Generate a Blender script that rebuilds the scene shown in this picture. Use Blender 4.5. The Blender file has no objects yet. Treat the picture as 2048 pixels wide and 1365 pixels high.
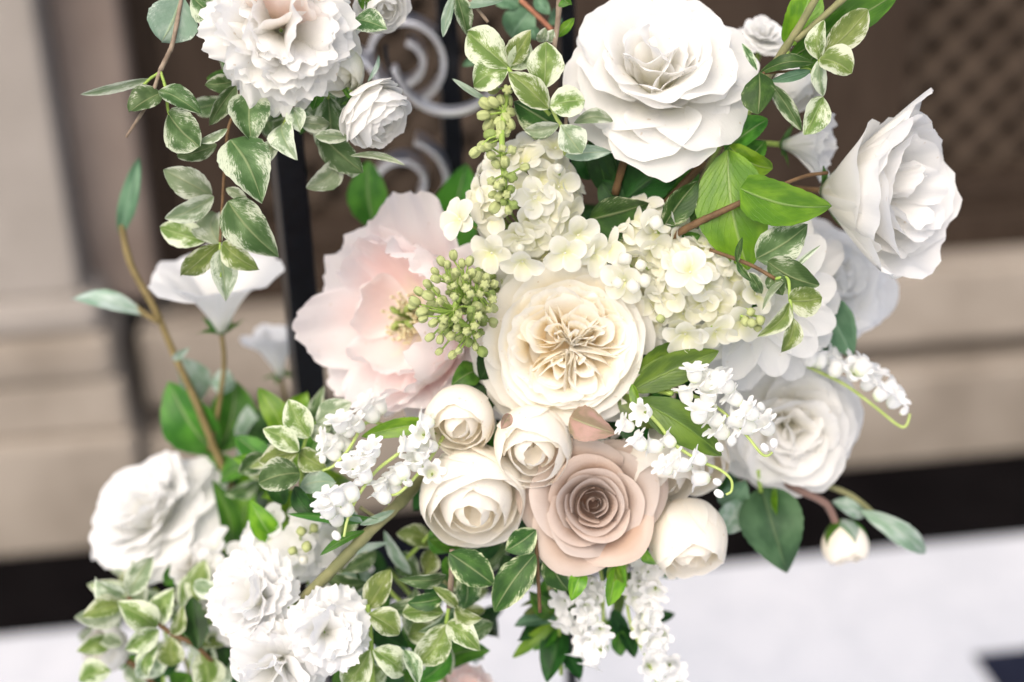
import bpy, math, random
import numpy as np
from mathutils import Vector, Matrix

# ------------------------------------------------------------------ camera, sky, sun, exposure
S = bpy.context.scene
PIT, ROLL = math.radians(25), math.radians(-1.5)
CAM = np.array([0, -.75*math.cos(PIT), 1.15 + .75*math.sin(PIT)])
FWD = np.array([0, math.cos(PIT), -math.sin(PIT)])
_R0 = np.array([1., 0, 0]); _U0 = np.cross(_R0, FWD)
RT = _R0*math.cos(ROLL) + _U0*math.sin(ROLL)
UP = np.cross(RT, FWD)
cam = bpy.data.objects.new('camera', bpy.data.cameras.new('camera'))
S.collection.objects.link(cam); S.camera = cam
cam.data.lens = 50; cam.data.sensor_width = 36; cam.data.clip_start = .02; cam.data.clip_end = 500
cam.matrix_world = Matrix(((RT[0], UP[0], -FWD[0], CAM[0]), (RT[1], UP[1], -FWD[1], CAM[1]), (RT[2], UP[2], -FWD[2], CAM[2]), (0, 0, 0, 1)))
cam.data.dof.use_dof = True; cam.data.dof.focus_distance = .742; cam.data.dof.aperture_fstop = 3.0

SUN_EL, SUN_AZ = math.radians(50), math.radians(-22)      # high, behind the camera and a little to its left
w = bpy.data.worlds.new('World'); S.world = w; w.use_nodes = True
nt = w.node_tree; bg = nt.nodes['Background']
sky = nt.nodes.new('ShaderNodeTexSky'); sky.sky_type = 'NISHITA'; sky.sun_disc = False
sky.sun_elevation = SUN_EL; sky.sun_rotation = math.pi + SUN_AZ*-1
sky.air_density = 1.0; sky.dust_density = 6.0; sky.ozone_density = .6
nt.links.new(sky.outputs[0], bg.inputs[0]); bg.inputs[1].default_value = .15
ld = bpy.data.lights.new('sun', 'SUN'); ld.energy = 1.15; ld.angle = math.radians(65); ld.color = (1, .975, .94)
sun = bpy.data.objects.new('sun', ld); S.collection.objects.link(sun)
sd = Vector((math.sin(SUN_AZ)*math.cos(SUN_EL), -math.cos(SUN_AZ)*math.cos(SUN_EL), math.sin(SUN_EL)))
sun.rotation_euler = sd.to_track_quat('Z', 'Y').to_euler(); sun.location = sd*6
S.view_settings.view_transform = 'Standard'; S.view_settings.look = 'None'
S.view_settings.exposure = .45; S.view_settings.gamma = 1
S.cycles.diffuse_bounces = 14; S.cycles.transmission_bounces = 14; S.cycles.max_bounces = 18; S.cycles.use_denoising = True
S.cycles.sample_clamp_indirect = 10

# ------------------------------------------------------------------ helpers
FPX = 50/36*2048
def DD(d): return d if d < 30 else 30 + (d-30)*1.75      # the back of the arrangement is deeper than its front
def P(x, y, d=0.):                    # point of the bouquet: photo position and millimetres behind the focus distance
    return CAM + (FWD + (x-1024)/FPX*RT - (y-682.5)/FPX*UP)*(.75 + DD(d)*.001)
def K(d=0.): return (.75 + DD(d)*.001)/FPX   # metres per photo pixel at that depth
def dirv(r, u, b): v = RT*r + UP*u - FWD*b; return v/np.linalg.norm(v)
C = S.collection
def thing(name, label, cat, loc=(0, 0, 0), group=None, M=None, kind=None):
    o = bpy.data.objects.new(name, None); C.objects.link(o); o.empty_display_size = .01
    if M is not None: o.matrix_world = M
    else: o.location = loc
    o['label'] = label; o['category'] = cat
    if group: o['group'] = group
    if kind: o['kind'] = kind
    return o
def mesh(name, V, F, uv=None, mat=None, smooth=True):
    me = bpy.data.meshes.new(name)
    me.from_pydata([tuple(map(float, v)) for v in V], [], F)
    if uv is not None:
        ul = me.uv_layers.new(name='UVMap')
        idx = np.empty(len(me.loops), dtype=np.int32); me.loops.foreach_get('vertex_index', idx)
        ul.data.foreach_set('uv', np.asarray(uv, dtype=np.float32)[idx].ravel())
    if smooth: me.polygons.foreach_set('use_smooth', [True]*len(me.polygons))
    if mat: me.materials.append(mat)
    return me
def put(name, me, parent=None, M=None, kind=None):
    o = bpy.data.objects.new(name, me); C.objects.link(o)
    if parent: o.parent = parent
    if M is not None: o.matrix_local = M
    if kind: o['kind'] = kind
    return o
_gc = {}
def gridf(nu, nv, off=0):
    k = (nu, nv)
    if k not in _gc: _gc[k] = [(i*nv+j, i*nv+j+1, (i+1)*nv+j+1, (i+1)*nv+j) for i in range(nu-1) for j in range(nv-1)]
    return _gc[k] if not off else [tuple(q+off for q in f) for f in _gc[k]]
def guv(nu, nv):
    s = np.repeat(np.linspace(0, 1, nu), nv); t = np.tile(np.linspace(0, 1, nv), nu)
    return np.stack([s, t], 1)
def smooth_path(pts, n=6):
    pts = [np.array(p, float) for p in pts]
    if len(pts) < 3: return [pts[0]*(1-q)+pts[1]*q for q in np.linspace(0, 1, n+1)]
    q = [2*pts[0]-pts[1]] + pts + [2*pts[-1]-pts[-2]]; out = []
    for i in range(1, len(q)-2):
        for u in np.linspace(0, 1, n, endpoint=False):
            a, b, c, d = q[i-1], q[i], q[i+1], q[i+2]
            out.append(.5*(2*b + (c-a)*u + (2*a-5*b+4*c-d)*u*u + (3*b-a-3*c+d)*u**3))
    out.append(pts[-1]); return out
def tube(path, r, n=7, r1=None, bump=0, rng=None):
    path = [np.array(p, float) for p in path]; m = len(path); V = []; r1 = r if r1 is None else r1
    ref = np.array([.3, -.8, .52]); 
    for i, p in enumerate(path):
        t = path[min(i+1, m-1)] - path[max(i-1, 0)]; t = t/(np.linalg.norm(t)+1e-12)
        a = np.cross(t, ref); a /= np.linalg.norm(a)+1e-12; b = np.cross(t, a)
        rr = r + (r1-r)*i/max(m-1, 1)
        if bump and rng: rr *= 1 + bump*(rng.random()-.5)
        for k in range(n):
            q = 2*math.pi*k/n; V.append(p + rr*(math.cos(q)*a + math.sin(q)*b))
    F = [(i*n+k, i*n+(k+1) % n, (i+1)*n+(k+1) % n, (i+1)*n+k) for i in range(m-1) for k in range(n)]
    F += [tuple(range(n))[::-1], tuple((m-1)*n+k for k in range(n))]
    return V, F
def join(parts):
    V, F = [], []
    for v, f in parts:
        o = len(V); V += list(v); F += [tuple(i+o for i in q) for q in f]
    return V, F
def box(x0, x1, y0, y1, z0, z1):
    V = [(x, y, z) for x in (x0, x1) for y in (y0, y1) for z in (z0, z1)]
    return V, [(0, 1, 3, 2), (4, 6, 7, 5), (0, 4, 5, 1), (2, 3, 7, 6), (0, 2, 6, 4), (1, 5, 7, 3)]
def bevel(o, w, seg=2):
    m = o.modifiers.new('bevel', 'BEVEL'); m.width = w; m.segments = seg; m.limit_method = 'ANGLE'
    return o

# ------------------------------------------------------------------ materials
def newmat(name):
    m = bpy.data.materials.new(name); m.use_nodes = True; n = m.node_tree.nodes; l = m.node_tree.links
    return m, n, l, n['Principled BSDF'], n['Material Output']
class NB:
    def __init__(s, n, l): s.n, s.l = n, l
    def sock(s, node, i, v):
        if isinstance(v, bpy.types.NodeSocket): s.l.new(v, node.inputs[i])
        else: node.inputs[i].default_value = v
    def m(s, op, a, b=0., c=0., clamp=False):
        q = s.n.new('ShaderNodeMath'); q.operation = op; q.use_clamp = clamp
        s.sock(q, 0, a); s.sock(q, 1, b); s.sock(q, 2, c); return q.outputs[0]
    def step(s, v, a, b):
        q = s.n.new('ShaderNodeMapRange'); q.interpolation_type = 'SMOOTHSTEP'
        s.sock(q, 0, v); q.inputs[1].default_value = a; q.inputs[2].default_value = b; return q.outputs[0]
    def mix(s, f, a, b):
        q = s.n.new('ShaderNodeMix'); q.data_type = 'RGBA'
        s.sock(q, 0, f); s.sock(q, 6, a if isinstance(a, bpy.types.NodeSocket) else (*a, 1)); s.sock(q, 7, b if isinstance(b, bpy.types.NodeSocket) else (*b, 1))
        return q.outputs[2]
    def noise(s, vec, sc, det=3, rough=.5, w=None):
        q = s.n.new('ShaderNodeTexNoise'); q.inputs['Scale'].default_value = sc; q.inputs['Detail'].default_value = det
        q.inputs['Roughness'].default_value = rough
        if w is not None: q.noise_dimensions = '4D'; s.sock(q, 'W', w) if False else s.l.new(w, q.inputs['W'])
        if vec is not None: s.l.new(vec, q.inputs['Vector'])
        return q.outputs['Fac']
    def vec(s, x, y, z=0.):
        q = s.n.new('ShaderNodeCombineXYZ'); s.sock(q, 0, x); s.sock(q, 1, y); s.sock(q, 2, z); return q.outputs[0]
    def uv(s):
        q = s.n.new('ShaderNodeUVMap'); x = s.n.new('ShaderNodeSeparateXYZ'); s.l.new(q.outputs[0], x.inputs[0])
        return x.outputs[0], x.outputs[1]
    def rnd(s): return s.n.new('ShaderNodeObjectInfo').outputs['Random']
    def obj(s): return s.n.new('ShaderNodeTexCoord').outputs['Object']
    def bump(s, h, st, dist):
        q = s.n.new('ShaderNodeBump'); q.inputs['Strength'].default_value = st; q.inputs['Distance'].default_value = dist
        s.l.new(h, q.inputs['Height']); return q.outputs[0]
def translucent(nb, n, l, out, bsdf, col, fac, nrm=None):
    tr = n.new('ShaderNodeBsdfTranslucent'); l.new(col, tr.inputs['Color'])
    mx = n.new('ShaderNodeMixShader'); mx.inputs[0].default_value = fac
    l.new(bsdf.outputs[0], mx.inputs[1]); l.new(tr.outputs[0], mx.inputs[2]); l.new(mx.outputs[0], out.inputs['Surface'])
    if nrm: l.new(nrm, tr.inputs['Normal'])
def petal_mat(name, base, mid, edge, tl=.3, p0=.0, p1=.45, p2=.95, rough=.6):
    m, n, l, b, out = newmat(name); nb = NB(n, l); s, t = nb.uv(); r = nb.rnd()
    e = nb.m('ABSOLUTE', nb.m('MULTIPLY_ADD', t, 2., -1.))
    big = nb.noise(nb.vec(nb.m('MULTIPLY', s, 2.), nb.m('MULTIPLY', t, 2.), nb.m('MULTIPLY', r, 50.)), 1.5, 2)
    sj = nb.m('ADD', s, nb.m('MULTIPLY', nb.m('SUBTRACT', big, .5), .5))
    c = nb.mix(nb.step(sj, p0, p1), base, mid); c = nb.mix(nb.step(nb.m('MAXIMUM', sj, nb.m('MULTIPLY', e, .9)), p1, p2), c, edge)
    hs = n.new('ShaderNodeHueSaturation'); l.new(c, hs.inputs['Color']); l.new(nb.m('MULTIPLY_ADD', r, .06, .97), hs.inputs['Value']); l.new(nb.m('MULTIPLY_ADD', r, .5, .75), hs.inputs['Saturation'])
    c = hs.outputs[0]
    sp = nb.m('MULTIPLY', nb.step(nb.noise(nb.obj(), 260., 1), .735, .78), .45); c = nb.mix(sp, c, (.62, .50, .36))
    vein = nb.noise(nb.vec(nb.m('MULTIPLY', s, 3.), nb.m('MULTIPLY', t, 38.), nb.m('MULTIPLY', r, 30.)), 1., 3, .6)
    fine = nb.noise(nb.obj(), 900., 2)
    nr = nb.bump(nb.m('ADD', vein, nb.m('MULTIPLY', fine, .35)), .28, .0006)
    l.new(c, b.inputs['Base Color']); b.inputs['Roughness'].default_value = rough; b.inputs['Specular IOR Level'].default_value = .25
    b.inputs['Sheen Weight'].default_value = .15; b.inputs['Sheen Roughness'].default_value = .4
    l.new(nr, b.inputs['Normal']); translucent(nb, n, l, out, b, c, tl, nr); return m
def leaf_mat(name, green, dark, white, thr, tl=.3, rough=.48, gloss=.26, vein=(.35, .4, .2)):
    m, n, l, b, out = newmat(name); nb = NB(n, l); s, t = nb.uv(); r = nb.rnd()
    e = nb.m('ABSOLUTE', nb.m('MULTIPLY_ADD', t, 2., -1.))
    side = nb.m('GREATER_THAN', t, .5)
    rr = nb.m('MULTIPLY_ADD', side, 7., nb.m('MULTIPLY', r, 60.))
    along = nb.m('MULTIPLY_ADD', e, -.55, s)
    big = nb.noise(nb.vec(nb.m('MULTIPLY', s, 2.2), nb.m('MULTIPLY', t, 2.), rr), 1.3, 2)
    st = nb.noise(nb.vec(nb.m('MULTIPLY', along, nb.m('MULTIPLY_ADD', r, 16., 11.)), nb.m('MULTIPLY', e, nb.m('MULTIPLY_ADD', r, 4., 2.)), rr), 1.7, 6, .8)
    veins = nb.m('ABSOLUTE', nb.m('SINE', nb.m('MULTIPLY', along, 28.)))
    c = nb.mix(nb.step(big, .35, .68), dark, green)
    rib = nb.step(e, .075, .015)
    if white is not None:
        v = nb.m('MULTIPLY_ADD', e, .62, nb.m('MULTIPLY', nb.m('SUBTRACT', st, .5), 2.1))
        v = nb.m('ADD', v, nb.m('MULTIPLY', nb.m('SUBTRACT', big, .5), 1.5)); v = nb.m('ADD', v, nb.m('MULTIPLY', nb.m('SUBTRACT', r, .5), .22))
        mk = nb.m('MULTIPLY', nb.step(v, thr-.06, thr+.2), nb.m('SUBTRACT', 1., nb.m('MULTIPLY', rib, .8)))
        c = nb.mix(nb.m('MULTIPLY', mk, .9), c, white)
    c = nb.mix(nb.m('MULTIPLY', rib, .45), c, vein)
    hs = n.new('ShaderNodeHueSaturation'); l.new(c, hs.inputs['Color']); l.new(nb.m('MULTIPLY_ADD', r, .36, .82), hs.inputs['Value']); l.new(nb.m('MULTIPLY_ADD', r, .03, .485), hs.inputs['Hue'])
    c = hs.outputs[0]
    fine = nb.noise(nb.obj(), 700., 2)
    h = nb.m('ADD', nb.m('MULTIPLY', nb.step(veins, .25, .0), -.6), nb.m('MULTIPLY', fine, .5)); h = nb.m('ADD', h, nb.m('MULTIPLY', rib, -1.2))
    nr = nb.bump(h, .45, .0007)
    l.new(c, b.inputs['Base Color']); b.inputs['Roughness'].default_value = rough; b.inputs['Specular IOR Level'].default_value = gloss
    l.new(nr, b.inputs['Normal']); translucent(nb, n, l, out, b, c, tl, nr); return m
def plain(name, c1, c2, sc=60., rough=.6, spec=.3, metal=0., bst=.2, bd=.001, stretch=(1, 1, 1)):
    m, n, l, b, out = newmat(name); nb = NB(n, l)
    mp = n.new('ShaderNodeMapping'); l.new(nb.obj(), mp.inputs[0]); mp.inputs['Scale'].default_value = stretch
    f = nb.noise(mp.outputs[0], sc, 5, .6)
    l.new(nb.mix(nb.step(f, .3, .7), c1, c2), b.inputs['Base Color']); l.new(nb.bump(f, bst, bd), b.inputs['Normal'])
    b.inputs['Roughness'].default_value = rough; b.inputs['Specular IOR Level'].default_value = spec; b.inputs['Metallic'].default_value = metal
    return m
W1 = (.86, .85, .80)
MT = dict(
    cream=petal_mat('cream_petal', (.94, .84, .62), (.94, .905, .81), (.94, .93, .895), .55, -.05, .62, 1.0),
    white=petal_mat('white_petal', (.87, .855, .75), (.88, .87, .83), (.885, .88, .865), .48),
    cool=petal_mat('pure_white_petal', (.87, .875, .80), (.88, .88, .86), (.885, .885, .88), .48),
    ivory=petal_mat('ivory_petal', (.91, .86, .75), (.92, .885, .81), (.925, .90, .84), .42),
    pink=petal_mat('blush_petal', (.92, .87, .72), (.91, .775, .755), (.925, .87, .865), .44, .08, .40, .92),
    heart=petal_mat('blush_heart_petal', (.86, .72, .54), (.88, .73, .66), (.92, .87, .82), .45),
    tan=petal_mat('dusky_petal', (.43, .285, .215), (.54, .415, .34), (.67, .57, .505), .36, .0, .6, 1.0),
    hyd=petal_mat('hydrangea_petal', (.76, .77, .46), (.82, .815, .66), (.855, .85, .775), .40),
    bell=petal_mat('bell_petal', (.80, .87, .62), (.93, .935, .90), (.94, .94, .935), .48, .0, .25, .7),
    vmid=leaf_mat('variegated_leaf', (.135, .225, .085), (.055, .115, .033), (.60, .65, .50), .46),
    vlite=leaf_mat('lime_variegated_leaf', (.24, .325, .085), (.13, .205, .045), (.69, .73, .56), .37),
    vpale=leaf_mat('pale_variegated_leaf', (.34, .41, .27), (.20, .28, .15), (.68, .73, .60), .36),
    vdark=leaf_mat('dark_variegated_leaf', (.05, .125, .02), (.02, .065, .01), (.62, .66, .42), .64, .15, .42, .3),
    rosel=leaf_mat('rose_leaf', (.075, .165, .075), (.035, .09, .04), None, 1, .15, .5, .3, (.13, .2, .09)),
    under=leaf_mat('grey_green_leaf', (.33, .42, .33), (.20, .30, .21), (.62, .70, .60), .62, .2, .5),
    lime=leaf_mat('lime_leaf', (.22, .42, .025), (.10, .25, .012), None, 1, .42, .3, .5, (.42, .55, .22)),
    green=leaf_mat('green_leaf', (.09, .25, .025), (.04, .14, .014), None, 1, .34, .4, .35),
    dark=leaf_mat('dark_leaf', (.022, .085, .014), (.009, .04, .007), None, 1, .15, .42, .25, (.07, .15, .04)),
    lily=leaf_mat('lily_leaf', (.13, .21, .02), (.06, .115, .012), None, 1, .25, .4, .45, (.2, .3, .05)),
    euc=leaf_mat('eucalyptus_leaf', (.15, .28, .165), (.07, .16, .085), None, 1, .2, .5, .3, (.3, .45, .33)),
    mint=leaf_mat('mint_leaf', (.42, .50, .45), (.20, .32, .22), None, 1, .2, .5, .3, (.5, .6, .5)),
    mauve=leaf_mat('mauve_leaf', (.36, .22, .19), (.22, .17, .11), None, 1, .15, .5, .3),
    stem=plain('green_stem', (.22, .34, .06), (.32, .44, .10), 90., .5),
    lstem=plain('lime_stem', (.34, .45, .11), (.46, .56, .20), 90., .5),
    olive=plain('olive_stem', (.16, .17, .075), (.26, .25, .12), 70., .6),
    brown=plain('brown_stem', (.085, .048, .022), (.16, .095, .045), 120., .65, .3, 0., .5, .0008),
    twig=plain('twig_stem', (.17, .125, .09), (.30, .24, .18), 160., .75, .2, 0., .6, .001),
    tanst=plain('tan_stem', (.15, .115, .045), (.24, .185, .08), 60., .6),
    red=plain('russet_stem', (.28, .10, .06), (.36, .16, .09), 60., .6),
    bud=plain('green_bud', (.30, .36, .13), (.46, .49, .24), 160., .6),
    budd=plain('dark_green_bud', (.15, .23, .055), (.26, .32, .10), 160., .6),
    yel=plain('stamen_yellow', (.66, .60, .34), (.78, .73, .50), 200., .8),
    pis=plain('pistil_green', (.17, .25, .05), (.30, .36, .10), 100., .6),
    iron=plain('black_iron', (.0025, .0028, .0045), (.005, .006, .009), 120., .32, .2, 0., .3, .0006),
    scroll=plain('sky_bright_iron', (.80, .82, .88), (.90, .91, .95), 60., .34, .5, 1., .2, .0006),  # black iron coloured pale so the sky's reflection on the scrolls reads bright
    stone=plain('limestone', (.20, .17, .138), (.325, .285, .24), 3.5, .85, .2, 0., .5, .004),
    stonel=plain('pale_limestone', (.25, .226, .20), (.305, .276, .248), 5., .85, .2, 0., .4, .003),
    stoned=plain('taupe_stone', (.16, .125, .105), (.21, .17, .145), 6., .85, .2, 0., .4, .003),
    wood=plain('brown_paint', (.029, .0195, .0135), (.046, .032, .023), 9., .7, .12, 0., .3, .002, (8, 8, 1)),
    slat=plain('slat_paint', (.05, .036, .026), (.075, .055, .04), 9., .7, .12, 0., .3, .002),
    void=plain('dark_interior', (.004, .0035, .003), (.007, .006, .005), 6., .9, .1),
    blackm=plain('black_marble', (.003, .0026, .003), (.006, .0052, .0056), 5., .6, .02, 0., .05, .0005),
    navy=plain('dark_blue_marble', (.008, .009, .018), (.015, .018, .034), 6., .5, .06, 0., .05, .0005),
)
def marble():
    m, n, l, b, out = newmat('white_marble'); nb = NB(n, l)
    o = nb.obj(); f = nb.noise(o, 2.2, 6, .62); g = nb.noise(o, 7., 6, .7)
    v = nb.step(nb.m('ABSOLUTE', nb.m('SUBTRACT', g, .5)), .06, .0)
    c = nb.mix(nb.step(f, .3, .72), (.56, .585, .635), (.64, .66, .705)); c = nb.mix(nb.m('MULTIPLY', v, .35), c, (.47, .50, .55))
    l.new(c, b.inputs['Base Color']); b.inputs['Roughness'].default_value = .35; b.inputs['Specular IOR Level'].default_value = .4
    return m
MT['marble'] = marble()

# ------------------------------------------------------------------ the place: floor, steps, pilaster, latticed door
PSI = math.radians(7.23); WO = Vector((-.2157, 1.7003, 0))
AX = Vector((math.cos(PSI), math.sin(PSI), 0)); NX = Vector((math.sin(PSI), -math.cos(PSI), 0))
WM = Matrix(((AX.x, -NX.x, 0, WO.x), (AX.y, -NX.y, 0, WO.y), (0, 0, 1, 0), (0, 0, 0, 1)))   # x along the wall, y into it, z up
def wbox(name, a0, a1, o0, o1, z0, z1, mat, parent=None, bev=0., kind=None):   # o: distance out from the wall foot
    V, F = box(a0, a1, -o1, -o0, z0, z1)
    ob = put(name, mesh(name, V, F, None, MT[mat], False), parent)
    if parent is None: ob.matrix_world = WM
    if bev: bevel(ob, bev)
    if kind: ob['kind'] = kind
    return ob
fl = wbox('floor', -9, 9, -.4, 9, -.1, 0, 'marble', kind='structure')
wbox('border_strip', -9, 9, .0, .29, .001, .004, 'blackm', fl)
wbox('inlay_tile', .885, 1.225, .615, .955, .001, .004, 'navy', fl)
st = thing('stone_steps', 'two weathered beige stone steps below the latticed brown door', 'steps', M=WM)
wbox('lower_step', -.477, 4, -.42, 0, .0, .195, 'stone', st, .008)
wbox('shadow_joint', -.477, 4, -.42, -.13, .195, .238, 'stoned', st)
wbox('upper_step', -.468, 4, -.42, -.055, .238, .395, 'stone', st, .01)
dr = thing('latticed_door', 'dark brown door with pierced lattice panels above the stone steps', 'door', M=WM)
wbox('bottom_rail', -.40, 4, -.30, -.15, .395, .47, 'wood', dr, .006)
wbox('kick_rail', -.40, 4, -.32, -.20, .47, .53, 'wood', dr, .004)
wbox('stile', -.40, -.255, -.30, -.20, .53, 2.6, 'wood', dr, .006)
wbox('stile', .30, 1.035, -.30, -.20, .53, 2.6, 'wood', dr, .006)
wbox('stile', .55, .80, -.20, -.185, .53, 2.6, 'wood', dr, .006)
wbox('stile', 1.75, 4, -.30, -.20, .53, 2.6, 'wood', dr, .006)
wbox('dark_backing', -.40, 4, -.46, -.40, .395, 2.6, 'void', dr)  # near-black colour stands in for the shade in the void behind the lattice
def lattice(a0, a1, z0, z1):
    pit_, wd = .088, .019
    for sg in (1, -1):
        k0 = int(math.floor((a0 - z1)/pit_)) if sg == 1 else int(math.floor((a0 + z0)/pit_))
        k1 = int(math.ceil((a1 - z0)/pit_)) if sg == 1 else int(math.ceil((a1 + z1)/pit_))
        for k in range(k0, k1+1):
            c = k*pit_
            # line a = c + z (sg 1) or a = c - z (sg -1), clipped to the panel
            zz = sorted((max(z0, (a0-c)*sg if sg == 1 else (c-a1)), min(z1, (a1-c) if sg == 1 else (c-a0))))
            if sg == 1: lo, hi = max(z0, a0-c), min(z1, a1-c)
            else: lo, hi = max(z0, c-a1), min(z1, c-a0)
            if hi - lo < .02: continue
            y0, y1 = (.245, .258) if sg == 1 else (.259, .272); h = wd*.7071
            A = np.array([c+sg*lo, 0, lo]); B = np.array([c+sg*hi, 0, hi]); nn = np.array([-sg*1., 0, 1.])*h*.7071
            V = [A-nn, A+nn, B+nn, B-nn]; V = [(v[0], y0, v[2]) for v in V] + [(v[0], y1, v[2]) for v in V]
            put('slat', mesh('slat', V, [(0, 1, 2, 3), (7, 6, 5, 4), (0, 4, 5, 1), (1, 5, 6, 2), (2, 6, 7, 3), (3, 7, 4, 0)], None, MT['slat'], False), dr)
lattice(-.255, .30, .53, 1.35)
lattice(1.035, 1.75, .53, 1.25)
pl = thing('stone_pilaster', 'pale stone pilaster with moulded base at the left of the door', 'pilaster', M=WM)
wbox('shaft', -3, -.545, -.42, -.0, .50, 2.6, 'stonel', pl, .01)
wbox('jamb', -.545, -.425, -.42, -.10, .44, 2.6, 'stoned', pl, .012)
wbox('jamb_fillet', -.425, -.40, -.42, -.155, .44, 2.6, 'wood', pl, .003)
wbox('base_moulding', -3, -.515, -.42, .015, .43, .50, 'stonel', pl, .02)
wbox('base_moulding', -3, -.500, -.42, .03, .34, .43, 'stone', pl, .025)
wbox('base_moulding', -3, -.494, -.42, .022, .235, .34, 'stone', pl, .01)
wbox('plinth_block', -3, -.483, -.42, .045, .0, .235, 'stone', pl, .012)

# ------------------------------------------------------------------ wrought-iron stand
def bar(path, wv, wd, th):     # flat bar: strip of width wd along wv, thickness th
    path = [np.array(p) for p in path]; m = len(path); V = []; wv = wv/np.linalg.norm(wv)
    for i, p in enumerate(path):
        t = path[min(i+1, m-1)]-path[max(i-1, 0)]; t /= np.linalg.norm(t); nn = np.cross(t, wv); nn /= np.linalg.norm(nn)
        V += [p-wv*wd/2-nn*th/2, p+wv*wd/2-nn*th/2, p+wv*wd/2+nn*th/2, p-wv*wd/2+nn*th/2]
    F = [(i*4+k, i*4+(k+1) % 4, i*4+4+(k+1) % 4, i*4+4+k) for i in range(m-1) for k in range(4)]
    return V, F + [(3, 2, 1, 0), ((m-1)*4, (m-1)*4+1, (m-1)*4+2, (m-1)*4+3)]
stand = thing('iron_stand', 'black wrought iron stand with upright posts and scrolls behind the flowers', 'stand', tuple(P(600, 700, 120)*[1, 1, 0]))
so = np.array(stand.location)
def sput(name, vf, mat, bev=0.):
    o = put(name, mesh(name, [np.array(v)-so for v in vf[0]], vf[1], None, MT[mat], False), stand)
    if bev: bevel(o, bev)
    return o
def vpost(x, y, d, wx, wy, z0, z1, yaw):
    p = P(x, y, d); c, s_ = math.cos(yaw), math.sin(yaw)
    V, F = box(-wx/2, wx/2, -wy/2, wy/2, z0, z1)
    return [(p[0]+c*v[0]-s_*v[1], p[1]+s_*v[0]+c*v[1], v[2]) for v in V], F
sput('post', vpost(590, 480, 110, .0188, .0188, 0, 1.9, math.radians(24)), 'iron', .0012)
sput('rail', vpost(903, 250, 185, .014, .014, .95, 1.9, math.radians(10)), 'iron', .001)
sput('post', vpost(1135, 250, 150, .010, .010, 0, 1.9, math.radians(10)), 'iron', .001)
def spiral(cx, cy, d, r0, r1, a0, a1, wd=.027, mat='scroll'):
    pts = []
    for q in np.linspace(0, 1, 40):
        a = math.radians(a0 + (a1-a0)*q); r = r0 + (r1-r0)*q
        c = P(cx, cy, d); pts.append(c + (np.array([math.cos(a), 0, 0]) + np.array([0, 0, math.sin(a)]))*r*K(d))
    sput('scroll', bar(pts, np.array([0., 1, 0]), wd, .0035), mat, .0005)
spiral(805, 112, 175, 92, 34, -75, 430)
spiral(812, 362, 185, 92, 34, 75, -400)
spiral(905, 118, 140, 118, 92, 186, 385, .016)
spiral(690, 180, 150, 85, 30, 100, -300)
sput('crossbar', bar(smooth_path([P(690, 1150, 190), P(800, 1118, 190), P(900, 1120, 190), P(1040, 1100, 190)]), np.array([0., .9, .3]), .035, .006), 'iron', .001)
sput('tie_bar', bar(smooth_path([P(700, 1170, 200), P(830, 1165, 200), P(1040, 1150, 200)]), np.array([0., .9, .1]), .02, .02), 'iron', .001)
sput('wire', tube(smooth_path([P(772, 90, 120), P(775, 125, 120), P(785, 155, 120), P(800, 180, 120)]), .0012, 6), 'iron')

# ------------------------------------------------------------------ petals and leaves
def petal_v(rng, L, a0, a1, k=1., r0=0., z0=0., W=None, phi=None, cup=.5, base=.35, peak=.6, end=.12, tip=.3, tipp=2.4,
            roll=0., rollp=4, ruf=0., rf=3., frg=0., ff=9., notch=0., nu=14, nv=13, curl=0.):
    s = np.linspace(0, 1, nu)[:, None]; t = np.linspace(-1, 1, nv)[None, :]
    ph = [rng.uniform(0, 6.28) for _ in range(8)]
    nz = (np.sin(ff*t+ph[0]) + .7*np.sin(ff*1.9*t+ph[1]) + .5*np.sin(ff*3.1*t+ph[2]))/1.6
    ln = 1 - tip*np.abs(t)**tipp - notch*np.exp(-(t/.18)**2) + frg*nz
    ss = s*ln
    prof = np.where(s < peak, base+(1-base)*np.sin(np.pi/2*np.clip(s/peak, 0, 1)), 1-end*(np.clip(s-peak, 0, 1)/(1-peak))**2)
    q = np.linspace(0, 1.3, 80); aq = np.radians(a0+(a1-a0)*q**k)
    ri = np.concatenate([[0], np.cumsum((np.sin(aq)[1:]+np.sin(aq)[:-1])/2*np.diff(q))])*L + r0
    zi = np.concatenate([[0], np.cumsum((np.cos(aq)[1:]+np.cos(aq)[:-1])/2*np.diff(q))])*L + z0
    r = np.interp(ss, q, ri); z = np.interp(ss, q, zi); a = np.interp(ss, q, aq)
    off = roll*L*np.maximum(s, np.abs(t)*.95)**rollp*np.clip(s*1.6, 0, 1)
    off = off + ruf*L*s**1.6*((.35+.65*np.abs(t))*np.sin(rf*np.pi*t+ph[3]+2*s) + .5*np.sin(rf*1.7*np.pi*t+ph[4]-3*s)*s)
    off = off + .02*L*np.sin(2.3*t+ph[5]+3*s)*s
    tl = np.broadcast_to(t, ss.shape)
    if phi is not None:
        rr = r+off*np.cos(a); zz = z-off*np.sin(a); an = math.radians(phi)*prof*tl
        x, y = rr*np.cos(an), rr*np.sin(an)
    else:
        wv = W/2*prof*tl; kp = max(cup, 1e-3)/(W/2)
        y = np.sin(kp*wv)/kp; inn = (1-np.cos(kp*wv))/kp
        x = r+off*np.cos(a)-inn*np.cos(a); zz = z-off*np.sin(a)+inn*np.sin(a)
    V = np.stack([x, y, zz], -1).reshape(-1, 3)
    return V, nu, nv
def rotz(V, th, tx=0., ty=0.):
    c, s = math.cos(th), math.sin(th); R = np.array([[c, -s, 0], [s, c, 0], [0, 0, 1]])
    if tx or ty: R = np.array(Matrix.Rotation(tx, 3, 'X') @ Matrix.Rotation(ty, 3, 'Y')) @ R
    return V @ R.T
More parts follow.
